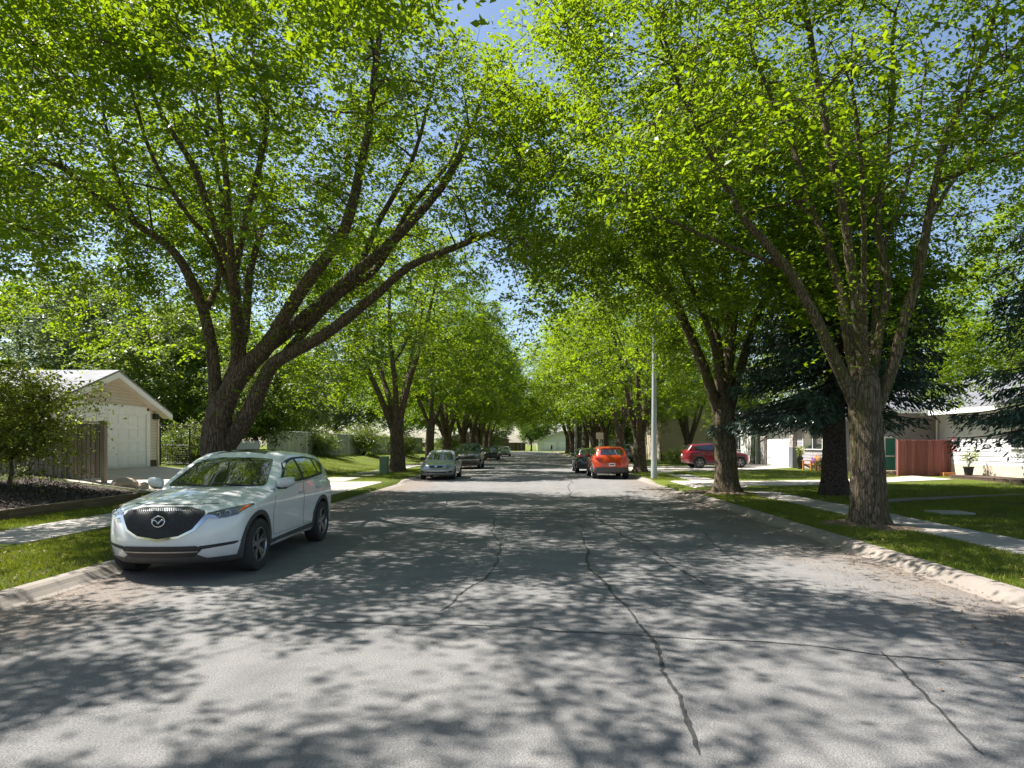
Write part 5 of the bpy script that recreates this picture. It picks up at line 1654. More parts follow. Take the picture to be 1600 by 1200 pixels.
M['leaf_shrub'] = mat_leaf('leaf_shrub', [(0.0, (0.05, 0.08, 0.015)), (0.5, (0.14, 0.185, 0.03)), (0.9, (0.24, 0.27, 0.05)), (1.0, (0.30, 0.25, 0.07))], (0.50, 0.58, 0.05), 0.48)
M['needle'] = mat_leaf('spruce_needle', [(0.0, (0.020, 0.040, 0.030)), (0.5, (0.048, 0.090, 0.070)), (0.9, (0.11, 0.165, 0.135)), (1.0, (0.18, 0.21, 0.15))], (0.06, 0.12, 0.08), 0.12, 0.6)
M['bark_a'] = mat_bark('bark_elm', (0.030, 0.020, 0.014), (0.115, 0.080, 0.056), (0.22, 0.165, 0.125), None, 0.13, 19.0)
M['bark_b'] = mat_bark('bark_mossy', (0.030, 0.022, 0.015), (0.115, 0.088, 0.062), (0.23, 0.18, 0.135), (0.075, 0.070, 0.022), 0.13, 19.0)
M['bark_c'] = mat_bark('bark_far', (0.035, 0.025, 0.018), (0.10, 0.075, 0.055), (0.18, 0.14, 0.105), None, 0.16, 15.0)
M['bark_spruce'] = mat_bark('bark_spruce', (0.020, 0.014, 0.012), (0.065, 0.048, 0.042), (0.12, 0.095, 0.085), None, 0.6, 14.0)

def leaves_at(C, rnd, size, aspect=0.55, up=1.0, droop=0.35, N=None):
    n = len(C)
    nor = rnd.normal(0, 0.62 if N is None else 0.42, (n, 3))
    if N is None: nor[:, 2] += up
    else: nor += N
    nor /= np.linalg.norm(nor, axis=1)[:, None]
    d = rnd.normal(0, 1, (n, 3)); d[:, 2] -= droop
    d -= nor * (d * nor).sum(1)[:, None]
    d /= np.linalg.norm(d, axis=1)[:, None] + 1e-9
    s = np.cross(nor, d)
    L = size * rnd.uniform(0.5, 1.4, n)[:, None]
    W = L * aspect * rnd.uniform(0.8, 1.2, n)[:, None]
    V = np.stack([C - d * L * 0.5, C - d * L * 0.05 + s * W * 0.5 + nor * L * 0.08, C + d * L * 0.5, C - d * L * 0.05 - s * W * 0.5 + nor * L * 0.08], 1)
    return V.reshape(-1, 3), np.arange(n * 4).reshape(-1, 4)

def px3(px, py, Y):
    """scene point that stands at distance Y down the street for a survey sighting"""
    return np.array([(px - 830.0) / 1000.0 * Y, Y, 1.75 - (py - 694.0) / 1000.0 * Y])

def root_flare(pts, rad, lobes, seed, sides=26):
    """trunk with buttressed foot and furrowed girth"""
    rnd = np.random.RandomState(seed)
    V, Q = tube(pts, rad, sides)
    k = len(pts)
    V = V.reshape(k, sides, 3)
    ph = rnd.uniform(0, 6.28); ph2 = rnd.uniform(0, 6.28, 4)
    ang = np.arange(sides) * 2 * math.pi / sides
    z0 = pts[0][2]
    for i in range(k):
        hgt = pts[i][2] - z0
        fl = 0.46 * math.exp(-hgt / 0.24)
        lob = 1 + fl * (0.55 + 0.75 * np.maximum(0, np.cos(lobes * ang + ph + 0.4 * np.sin(ang * 2 + ph2[0])))) + 0.035 * np.cos(7 * ang + ph2[1] + hgt * 0.6) + 0.03 * np.cos(4 * ang + ph2[2] - hgt * 0.4) + rnd.normal(0, 0.012, sides)
        V[i] = np.array(pts[i]) + (V[i] - np.array(pts[i])) * lob[:, None]
    return V.reshape(-1, 3), Q

def grow_tree(seed, limbs, trunk, clumps, per, leaf, spread=(0.55, 0.55, 0.26), tuft=0.0, aspect=0.55, lead=0.35):
    """limbs: [(points, r0, r1)] local; trunk: (points, radii); clumps: (n,3). returns wood Acc, leaf verts, leaf quads"""
    rnd = np.random.RandomState(seed)
    wood = Acc()
    tp, tr = trunk
    tp = [np.array(q, float) for q in tp]
    d = tp[-1] - tp[-2]; d /= np.linalg.norm(d)
    tp = tp + [tp[-1] + d * 0.25, tp[-1] + d * 0.50]     # crotch closes between the stems
    tr = list(tr) + [tr[-1] * 0.72, tr[-1] * 0.16]
    seg = np.concatenate([[0], np.cumsum(np.linalg.norm(np.diff(np.array(tp), axis=0), axis=1))])
    n = max(10, int(np.linalg.norm(np.diff(np.array(tp), axis=0), axis=1).sum() / 0.18))
    tpp = catmull(tp, n); trr = np.interp(np.linspace(0, len(tr) - 1, n), np.arange(len(tr)), tr)
    wood.add(*root_flare(tpp, trr, 5, seed))
    SP, SR = [tpp[-4:-2]], [trr[-4:-2]]
    T0, T1 = [], []
    LC, LN = [], []
    for pts, r0, r1 in limbs:
        pts = np.array(pts, float)
        L = np.linalg.norm(np.diff(pts, axis=0), axis=1).sum()
        n = max(6, int(L / 0.30))
        q = catmull(pts, n)
        wob = np.cumsum(rnd.normal(0, 0.018, (n, 3)), axis=0); wob -= wob[0]
        q = q + wob * np.linspace(0, 1, n)[:, None]
        t = np.linspace(0, 1, n)
        r = (r0 - r1) * (1 - t) ** 0.85 + r1
        r = r * (1 + rnd.normal(0, 0.03, n))
        wood.tube(q, r, 12 if r0 > 0.12 else 8)
        m = t > 0.25
        SP.append(q[m]); SR.append(r[m])
        if tuft > 0:
            k = int(L * tuft)
            j = rnd.randint(int(n * 0.15), n, k)
            base = q[j] + rnd.normal(0, 1, (k, 3)) * (r[j][:, None] + 0.12)
            for b in base:
                LC.append(b + rnd.normal(0, 1, (rnd.randint(6, 16), 3)) * (0.16, 0.16, 0.10)); LN.append(np.tile((0, 0, 1.0), (len(LC[-1]), 1)))
    SP = np.vstack(SP); SR = np.concatenate(SR)
    # join every clump to the nearest wood, nearest first, so that boughs branch
    C = np.array(clumps)
    d0 = np.array([np.min(np.linalg.norm(SP - c, axis=1)) for c in C])
    for c in C[np.argsort(d0)]:
        dv = c - SP
        dist = np.linalg.norm(dv, axis=1)
        cost = dist + 0.55 * np.maximum(0, SP[:, 2] - c[2]) + 0.02 / (SR + 0.01)
        j = int(np.argmin(cost))
        p = SP[j]; L = dist[j]
        k = max(4, int(L / 0.45) + 2)
        mid = p + (c - p) * 0.5 + np.array([0, 0, 0.10 * L]) + rnd.normal(0, 0.05 * L + 0.02, 3)
        q = catmull([p, mid, c], k)
        r0 = min(SR[j] * 0.72, 0.012 + 0.014 * L); r0 = max(r0, 0.009)
        r = np.linspace(r0, 0.006, k)
        wood.tube(q, r, 5)
        SP = np.vstack([SP, q[1:]]); SR = np.concatenate([SR, r[1:]])
        # foliage round the end and along the outer part of the bough
        m = int(per * rnd.uniform(0.55, 1.45))
        nb = max(3, m // 22)
        cent = c + rnd.normal(0, 1, (nb, 3)) * spread
        # each twig end carries a flat, slightly tilted spray
        idx = rnd.randint(0, nb, m)
        tilt = rnd.normal(0, 0.28, (nb, 2))
        rs = rnd.uniform(0.13, 0.27, nb)[idx]
        uv = rnd.normal(0, 1, (m, 2)) * rs[:, None]
        zz = (uv * tilt[idx]).sum(1) - 0.35 * (uv ** 2).sum(1) / rs + rnd.normal(0, 0.025, m)
        T0.append(np.repeat(c[None], nb, 0)); T1.append(cent)
        LC.append(cent[idx] + np.stack([uv[:, 0], uv[:, 1], zz], 1))
        out = cent - np.array([0, 0, 7.0]); out /= np.linalg.norm(out, axis=1)[:, None]
        nb_n = np.stack([-tilt[:, 0], -tilt[:, 1], np.ones(nb)], 1) + 0.35 * out + rnd.normal(0, 0.30, (nb, 3))
        LN.append(nb_n[idx])
        ml = int(m * lead * 0.5)
        if ml:
            t = rnd.uniform(0.45, 1.0, ml)
            LC.append(p + (c - p) * t[:, None] + rnd.normal(0, 1, (ml, 3)) * (0.20, 0.20, 0.12)); LN.append(np.tile((0, 0, 1.0), (ml, 1)))
    LC = np.vstack(LC); LN = np.vstack(LN)
    # fine twigs out to every spray
    A, B = np.vstack(T0), np.vstack(T1)
    ax = B - A; B = A + ax * 1.15
    u = np.cross(ax, (0.3, 0.5, 0.8)); u /= np.linalg.norm(u, axis=1)[:, None] + 1e-9
    w_ = np.cross(ax, u); w_ /= np.linalg.norm(w_, axis=1)[:, None] + 1e-9
    ring = [(math.cos(a), math.sin(a)) for a in (0, 2.094, 4.189)]
    TV = np.stack([A + (u * c_ + w_ * s_) * 0.008 for c_, s_ in ring] + [B + (u * c_ + w_ * s_) * 0.003 for c_, s_ in ring], 1)
    o_ = np.arange(len(A))[:, None] * 6
    TQ = np.concatenate([o_ + np.array([i, (i + 1) % 3, 3 + (i + 1) % 3, 3 + i]) for i in range(3)])
    wood.add(TV.reshape(-1, 3), TQ)
    V, Q = leaves_at(LC, rnd, leaf, aspect, N=LN)
    return wood, V, Q

def dome_clumps(rnd, n, c, rx, ry, z_in, z_hem, z_top, z_rim, thick=0.45, dens=None):
    """clump centres in an umbrella crown: hollow underside, drooping hem"""
    out = []
    while len(out) < n:
        a = rnd.uniform(0, 2 * math.pi); r = math.sqrt(rnd.uniform(0, 1))
        x, y = math.cos(a) * r, math.sin(a) * r
        lo = z_in + (z_hem - z_in) * r ** 2.2
        hi = z_top + (z_rim - z_top) * r ** 2.6
        if hi <= lo: continue
        u = rnd.uniform(0, 1)
        edge = min(1 - r, (1 - u) * (hi - lo) / 6.0)
        if edge > 0.33 and rnd.uniform(0, 1) > thick: continue
        p = (c[0] + x * rx, c[1] + y * ry, lo + (hi - lo) * u)
        if dens is not None and rnd.uniform(0, 1) > dens(p, r, u): continue
        out.append(p)
    return np.array(out)

def put_tree(name, label, loc, wood_me, leaf_me, group, rz=0.0, scale=(1, 1, 1), cat='tree'):
    t = thing(name, label, cat, loc, rz, group)
    t.scale = scale
    link('trunk', wood_me, t)
    link('crown', leaf_me, t)
    return t

G_TREES = 'street trees lining both verges'
# ---------------------------------------------------------------- leaning many-stemmed elm by the white car
def local(pts, base, Y, drift):
    """sightings -> local coordinates, each drawn towards its own depth"""
    out = []
    n = len(pts)
    for i, (x, y) in enumerate(pts):
        out.append(px3(x, y, Y + drift[0] + (drift[1] - drift[0]) * (i / max(1, n - 1))) - np.array(base))
    return out

def left_elm():
    Y = 17.2
    base = np.array([(338 - 830) / 1000 * Y, Y, 0.10])
    L = lambda pts, d0, d1: local(pts, base, Y, (d0, d1))
    trunk = ([(0, 0, -0.05), (-0.02, 0, 0.5), (-0.03, 0, 1.2), (0.0, 0, 2.0), (0.14, 0.0, 2.7)] , [0.42, 0.39, 0.36, 0.35, 0.31])
    limbs = [
        (L([(343, 655), (362, 605), (390, 568), (415, 540), (440, 503)], 0, -0.2), 0.285, 0.20),
        (L([(432, 515), (480, 440), (532, 372), (556, 300), (573, 200), (584, 90), (592, -10)], -0.2, -2.2), 0.185, 0.043),
        (L([(412, 545), (480, 495), (560, 425), (622, 372), (682, 308), (722, 245), (752, 175), (775, 90)], 0, 1.6), 0.197, 0.038),
        (L([(560, 425), (590, 350), (640, 260), (670, 160), (690, 60)], 0.8, 2.6), 0.101, 0.030),
        (L([(378, 590), (374, 520), (368, 450), (358, 405), (330, 335), (305, 262), (262, 190), (225, 110)], 0, -2.0), 0.160, 0.038),
        (L([(366, 425), (384, 345), (408, 255), (419, 170), (402, 95), (392, 10)], -0.4, 1.6), 0.109, 0.034),
        (L([(338, 640), (332, 560), (318, 490), (294, 432), (262, 386), (212, 350), (150, 308), (92, 262), (40, 235)], 0.15, 0.8), 0.176, 0.034),
        (L([(318, 490), (340, 440), (349, 340), (334, 232), (300, 120)], 0.2, 2.4), 0.101, 0.030),
        (L([(352, 700), (384, 655), (408, 605), (432, 565), (508, 520), (580, 465), (650, 410), (758, 368), (830, 340)], 0.15, -0.6), 0.244, 0.034),
        (L([(440, 560), (520, 470), (590, 420), (640, 330), (700, 260), (735, 200)], 0.1, 3.2), 0.126, 0.034),
        (L([(212, 350), (180, 270), (160, 180), (150, 80)], 0.5, 1.5), 0.059, 0.025),
        (L([(370, 480), (330, 380), (290, 330), (230, 230), (180, 60)], 0, -3.2), 0.084, 0.025),
        ([(0.1, 0.1, 2.8), (0.2, 1.2, 4.8), (-0.2, 2.6, 7.0), (-0.5, 4.2, 9.0), (-0.6, 5.4, 11)], 0.168, 0.034),
        ([(0.5, 0.0, 3.4), (0.9, -0.9, 5.4), (1.3, -2.2, 7.6), (1.6, -3.4, 10.0)], 0.126, 0.034),
    ]
    rnd = np.random.RandomState(31)
    cl = dome_clumps(rnd, 900, (0.75, 0.2, 0), 8.2, 7.6, 7.6, 4.9, 15.0, 9.4, 0.30,
                     lambda p, r, u: (0.42 if (p[1] < -1.5 and p[2] < 9.3) else 1.0) * (0.15 if p[0] > 3 and p[2] < 7.4 else (0.42 if p[0] > 4.5 else 1.0)))
    wood, V, Q = grow_tree(41, limbs, trunk, cl, 190, 0.12, (0.37, 0.37, 0.24), tuft=5.0)
    put_tree('elm_tree', 'broad leaning many-stemmed tree behind the white crossover', base, wood.mesh('elm_wood', M['bark_a']), np_mesh('elm_crown', V, Q, M['leaf_a']), G_TREES)
left_elm()

def right_elm(Y, trunk_px, limbs_px, seed, label, nclump, per, r, R_, zs, leaf, dens):
    bx, by = trunk_px[0]
    base = np.array([(bx - 830) / 1000 * Y, Y, 0.10])
    tp = [np.array([0, 0, -0.05])] + [px3(x, y, Y) - base for x, y in trunk_px[1:]]
    limbs = []
    for pts, d0, d1, r0, r1 in limbs_px: limbs.append((local(pts, base, Y, (d0, d1)), r0, r1))
    rnd = np.random.RandomState(seed)
    cl = dome_clumps(rnd, nclump, (R_[2], R_[3], 0), R_[0], R_[1], zs[0], zs[1], zs[2], zs[3], 0.30, dens)
    wood, V, Q = grow_tree(seed + 5, limbs, (tp, r), cl, per, leaf, (0.36, 0.36, 0.24), tuft=6.0)
    put_tree('elm_tree', label, base, wood.mesh('elm_wood', M['bark_b']), np_mesh('elm_crown', V, Q, M['leaf_a']), G_TREES)

right_elm(12.95, [(1358, 822), (1357, 770), (1355, 700), (1352, 640), (1352, 600)], [
    ([(1345, 650), (1318, 590), (1290, 530), (1262, 470), (1238, 425), (1195, 375), (1165, 335), (1120, 250), (1075, 160), (1040, 60)], 0, -0.8, 0.133, 0.029),
    ([(1348, 625), (1328, 540), (1316, 455), (1292, 370), (1264, 300), (1245, 225), (1205, 130), (1170, 30)], 0.05, 1.8, 0.121, 0.029),
    ([(1352, 620), (1342, 500), (1332, 420), (1314, 300), (1296, 200), (1275, 60), (1262, -30)], -0.05, -1.0, 0.121, 0.032),
    ([(1362, 620), (1372, 530), (1388, 440), (1372, 345), (1390, 235), (1398, 120), (1402, 10)], 0.1, 0.6, 0.103, 0.032),
    ([(1370, 640), (1398, 565), (1418, 490), (1440, 420), (1458, 320), (1488, 210), (1535, 100), (1570, 0)], 0, -0.6, 0.124, 0.032),
    ([(1232, 420), (1150, 388), (1090, 364), (1040, 345), (980, 335)], -0.1, -1.2, 0.051, 0.018),
    ([(1418, 490), (1440, 380), (1480, 300), (1560, 190), (1640, 120)], 0.2, 2.0, 0.060, 0.021),
    ([(1362, 600), (1368, 500), (1376, 400), (1420, 250), (1450, 80)], 0.2, 3.4, 0.085, 0.029),
    ([(1292, 370), (1230, 300), (1160, 240), (1090, 130)], 0.6, 2.8, 0.042, 0.018),
    ([(1352, 600), (1350, 480), (1350, 340), (1345, 150)], -0.1, -2.4, 0.073, 0.029)],
    51, 'tall mossy-barked tree nearest the lawn side kerb, four stems rising from its trunk', 820, 180, [0.345, 0.325, 0.312, 0.305, 0.28], (7.2, 6.2, -0.5, 1.3), (7.2, 5.2, 14.8, 9.2), 0.102,
    lambda p, r, u: (0.40 if (p[1] < -1.0 and p[2] < 8.6) else 1.0) * (0.7 if p[0] < -3.5 else (0.42 if p[0] > 2.5 else 1.0)))
right_elm(21.4, [(1135, 770), (1134, 720), (1131, 670), (1130, 640)], [
    ([(1124, 650), (1100, 575), (1062, 485), (1030, 420), (985, 335), (945, 250), (915, 170)], 0, -1.0, 0.193, 0.034),
    ([(1128, 640), (1120, 530), (1106, 430), (1092, 350), (1080, 250), (1072, 150)], 0, 1.5, 0.185, 0.034),
    ([(1132, 640), (1142, 545), (1150, 455), (1166, 380), (1175, 270), (1180, 160)], 0, -0.8, 0.168, 0.034),
    ([(1138, 650), (1160, 565), (1186, 482), (1212, 430), (1250, 335), (1290, 250)], 0, 1.0, 0.168, 0.034),
    ([(1062, 485), (1010, 440), (960, 415), (915, 405)], 0, -1.2, 0.067, 0.021),
    ([(1132, 630), (1135, 500), (1130, 380), (1125, 220)], 0, 3.5, 0.143, 0.034),
    ([(1132, 630), (1110, 520), (1060, 400), (1020, 270)], 0, -3.0, 0.126, 0.034)],
    61, 'second tree along the lawn side kerb, before the dark red crossover', 600, 160, [0.39, 0.365, 0.345, 0.34], (6.6, 6.6, -0.35, 0.4), (7.0, 4.6, 13.4, 7.2), 0.142,
    lambda p, r, u: (0.7 if (p[1] < -1.0 and p[2] < 8.0) else 1.0) * (0.2 if p[0] < -2 and p[2] < 7.2 else (0.45 if p[0] < -2.5 else 1.0)))

# ---------------------------------------------------------------- the rest of the avenue from three sorts
def vase_tree(seed, h=15.5, rad=6.6, trunk_r=0.40, fork=2.6, stems=5, nclump=480, per=120, leaf=0.162, hem=4.2, z_in=6.2, off=(0, 0), sp=0.44):
    rnd = np.random.RandomState(seed)
    tp = [(0, 0, -0.05), (rnd.uniform(-.05, .05), rnd.uniform(-.05, .05), fork * 0.5), (rnd.uniform(-.1, .1), rnd.uniform(-.1, .1), fork)]
    limbs = []
    a0 = rnd.uniform(0, 6.28)
    for i in range(stems):
        a = a0 + i * 2 * math.pi / stems + rnd.uniform(-0.35, 0.35)
        o = rad * rnd.uniform(0.35, 0.75); top = h * rnd.uniform(0.74, 0.92)
        d = np.array([math.cos(a), math.sin(a), 0])
        base = np.array(tp[-1]) + d * 0.08 - np.array([0, 0, 0.3])
        p1 = base + d * o * 0.22 + np.array([0, 0, (top - fork) * 0.25])
        p2 = base + d * o * 0.55 + np.array([0, 0, (top - fork) * 0.60]) + rnd.normal(0, 0.25, 3)
        p3 = base + d * o + np.array([0, 0, top - fork])
        limbs.append(([base, p1, p2, p3], trunk_r * rnd.uniform(0.45, 0.6), 0.035))
        e = p2 + d * rnd.uniform(1.0, 2.2) + np.array([-d[1], d[0], 0]) * rnd.uniform(-1.6, 1.6) + np.array([0, 0, rnd.uniform(1.0, 2.4)])
        limbs.append(([p1 + (p2 - p1) * 0.4, (p1 + e) / 2 + d * 0.4, e], trunk_r * 0.22, 0.025))
    cl = dome_clumps(rnd, nclump, (off[0], off[1], 0), rad, rad, z_in, hem, h, h * 0.56, 0.35)
    wood, V, Q = grow_tree(seed + 1, limbs, (tp, [trunk_r * 1.1, trunk_r, trunk_r * 0.92]), cl, per, leaf, (sp, sp, 0.30), tuft=2.0)
    return wood, V, Q
VAR = []
for sd, kw in ((101, dict()), (202, dict(stems=4, fork=3.2, trunk_r=0.36)), (303, dict(stems=6, fork=2.2, trunk_r=0.42, rad=7.0))):
    w, V, Q = vase_tree(sd, **kw)
    VAR.append((w.mesh('avenue_wood', M['bark_c']), np_mesh('avenue_crown', V, Q, M['leaf_b' if sd == 202 else 'leaf_a'])))
k = 0
def avenue(x, y, label, s=1.0, name='elm_tree', v=None, group=G_TREES):
    global k
    w, l = VAR[(k if v is None else v) % 3]
    rr = random.Random(int(x * 13 + y * 7))
    put_tree(name, label, (x, y, gz(x, y) if abs(x) > 5.8 else 0.1), w, l, group, rr.uniform(0, 6.28), (s * rr.uniform(0.93, 1.06), s * rr.uniform(0.93, 1.06), s * rr.uniform(0.94, 1.05)))
    k += 1
w, V, Q = vase_tree(707, h=14.5, rad=6.2, nclump=340, per=175, leaf=0.112, sp=0.34, hem=6.9, z_in=8.6, stems=5, fork=3.0, off=(2.2, 2.4))
put_tree('elm_tree', 'tree whose crown overhangs the sidewalk short of the white crossover', (-7.3, 2.0, 0.1), w.mesh('near_wood', M['bark_a']), np_mesh('near_crown', V, Q, M['leaf_a']), G_TREES)
ORD = ['third', 'fourth', 'fifth', 'sixth', 'seventh', 'eighth', 'ninth', 'tenth', 'eleventh', 'twelfth']
left_y = [37.9, 52.5, 63, 74, 86, 98, 111, 124]
lab_l = ['straight trunked tree beside the green utility pedestal', 'tree standing behind the silver blue sedan', 'tree standing beside the black truck'] + ['%s tree along the privacy fence side of the street' % ORD[i] for i in range(1, 6)]
for y, lb in zip(left_y, lab_l): avenue(-7.9 - 0.4 * (40 < y < 70), y, lb, 1.0 if y < 60 else 1.12)
right_y = [37.0, 49.5, 59, 69, 79.5, 92, 105, 118]
lab_r = ['tree on the verge just past the orange crossover'] + ['%s tree along the lamp post side of the street' % ORD[i + 1] for i in range(7)]
for y, lb in zip(right_y, lab_r): avenue(6.3 + 0.5 * (y > 45), y, lb, 0.84 if y < 65 else 1.12)
avenue(19.6, 22.6, 'leafy tree hanging over the roof of the white siding house', 0.76, v=0, name='garden_tree', group='trees in the gardens behind the street')
avenue(13.6, 55.5, 'pale many-stemmed tree before the tall beige house', 0.82, v=2)

# ---------------------------------------------------------------- garden and backdrop trees
def bushy(seed, h, rad, trunk_r, nclump, per, leaf, mat, hem=1.2):
    rnd = np.random.RandomState(seed)
    tp = [(0, 0, -0.05), (0.1, 0, h * 0.12), (0.0, 0.1, h * 0.22)]
    limbs = []
    for i in range(5):
        a = i * 1.257 + rnd.uniform(-.4, .4); d = np.array([math.cos(a), math.sin(a), 0])
        b = np.array(tp[-1])
        limbs.append(([b, b + d * rad * 0.25 + np.array([0, 0, h * 0.2]), b + d * rad * 0.55 + np.array([0, 0, h * rnd.uniform(0.4, 0.6)])], trunk_r * 0.55, 0.03))
    C = []
    while len(C) < nclump:
        v = rnd.normal(0, 1, 3); v /= np.linalg.norm(v); q = rnd.uniform(0.25, 1) ** 0.5
        z = hem + (h - hem) * (0.5 + 0.5 * v[2] * q)
        C.append((v[0] * q * rad * (0.8 + 0.2 * math.sin(5 * v[0])), v[1] * q * rad, z))
    w, V, Q = grow_tree(seed + 1, limbs, (tp, [trunk_r, trunk_r * .9, trunk_r * .75]), C, per, leaf, (0.55, 0.55, 0.32), tuft=0.0)
    return w.mesh('garden_wood', M['bark_c']), np_mesh('garden_crown', V, Q, M[mat])
B1 = bushy(401, 9.5, 4.2, 0.22, 250, 88, 0.22, 'leaf_c')
B2 = bushy(402, 11.5, 4.6, 0.26, 250, 88, 0.24, 'leaf_b', 2.2)
B3 = bushy(403, 10.5, 4.0, 0.22, 220, 85, 0.22, 'leaf_grey', 1.5)
GB = 'trees in the gardens behind the street'
BK = [
    (B3, (-27, 40), 1.15, 'greyish leafed tree rising above the garage roof'),
    (B1, (-20.5, 37), 0.95, 'yellowish bushy tree between the garage and the leaning trunk'),
    (B2, (-34, 46), 1.2, 'dark leafed tree at the left edge behind the garage'),
    (B1, (-24, 52), 1.1, 'mixed green tree beyond the dark brown fence'),
    (B2, (-23.5, 48), 1.05, 'dense garden tree behind the near end of the privacy fence'),
    (B1, (-23.0, 60), 1.05, 'second garden tree behind the privacy fence'),
    (B3, (-22.0, 72), 1.1, 'third garden tree behind the privacy fence'),
    (B2, (-21.5, 84), 1.1, 'fourth garden tree behind the privacy fence'),
    (B1, (-44, 38), 1.1, 'tall garden tree farthest to the left behind the shrub'),
    (B2, (-40, 70), 1.4, 'high tree far behind the garage roof'),
    (B1, (-28, 80), 1.3, 'high tree far behind the privacy fence'),
    (B2, (-16, 100), 1.2, 'broad tree behind the far end of the privacy fence'),
    (B3, (-24, 120), 1.3, 'greyish tree far down the fence side'),
    (B1, (25, 62), 1.2, 'tree rising behind the white gable house'),
    (B2, (31, 52), 1.25, 'tree rising behind the grey-roofed house'),
    (B1, (33, 38), 1.2, 'tree rising behind the mauve wing of the house'),
    (B2, (36, 29), 1.2, 'tree at the right edge behind the white siding house'),
    (B1, (40, 46), 1.3, 'broad tree far behind the spruce'),
    (B2, (19, 84), 1.1, 'tree behind the tall beige house'),
    (B1, (15, 100), 1.1, 'tree in the gardens past the beige house'),
    (B3, (14, 124), 1.1, 'greyish tree near the end of the lamp post side'),
    (B1, (-9, 150), 1.1, 'tree by the brown fence at the end of the street'),
    (B2, (0, 152), 0.8, 'small tree before the bungalow at the end of the street'),
    (B3, (11, 150), 1.0, 'greyish tree before the bungalow at the end of the street'),
    (B2, (20, 149), 1.1, 'tree before the dark-roofed house at the end of the street'),
    (B2, (-22, 182), 1.7, 'tall tree behind the brown-walled house'),
    (B1, (2, 184), 1.7, 'tall tree behind the bungalow at the end of the street'),
    (B2, (20, 184), 1.7, 'tall tree behind the dark-roofed house'),
]
for i, (b, (x, y), s, lb) in enumerate(BK):
    rr = random.Random(i * 11 + 3)
    put_tree('garden_tree', lb, (x, y, gz(x, y)), b[0], b[1], GB, rr.uniform(0, 6.28), (s * rr.uniform(.9, 1.1), s * rr.uniform(.9, 1.1), s))
# low branching tree over the lawn beyond the driveway, and shrubs
w, l = bushy(411, 5.8, 2.5, 0.12, 190, 120, 0.14, 'leaf_c', 1.0)
put_tree('garden_tree', 'low spreading tree hanging over the lawn beyond the driveway', (-15.0, 34.8, gz(-15.0, 34.8)), w, l, GB)
SH = bushy(421, 2.2, 1.3, 0.05, 90, 90, 0.10, 'leaf_c', 0.1)
for i, (x, y, s, lb) in enumerate([(-14.6, 55.5, 1.2, 'round shrub against the privacy fence'), (-15.2, 45.5, 0.9, 'small shrub near the low spreading tree'), (-16.0, 29.6, 0.8, 'shrub behind the wire gate'), (-12.9, 66, 1.1, 'shrub by the far posts of the privacy fence'),
                                   (11.5, 50.5, 0.6, 'low shrub on the lawn behind the lamp post'), (16.6, 36.0, 0.45, 'low plant beside the garden chairs'), (-11.5, 88, 1.3, 'yellowish shrub past the dark navy hatchback')]):
    put_tree('shrub', lb, (x, y, gz(x, y)), SH[0], SH[1], 'garden shrubs', i * 1.3, (s, s, s), 'shrub')
w, l = bushy(431, 3.2, 1.6, 0.05, 170, 95, 0.10, 'leaf_shrub', 0.6)
put_tree('shrub', 'tall open leafy shrub growing in the mulch bed', (-13.9, 17.0, gz(-13.9, 17.0)), w, l, 'garden shrubs', 0, (1.0, 1.0, 1.0), 'shrub')

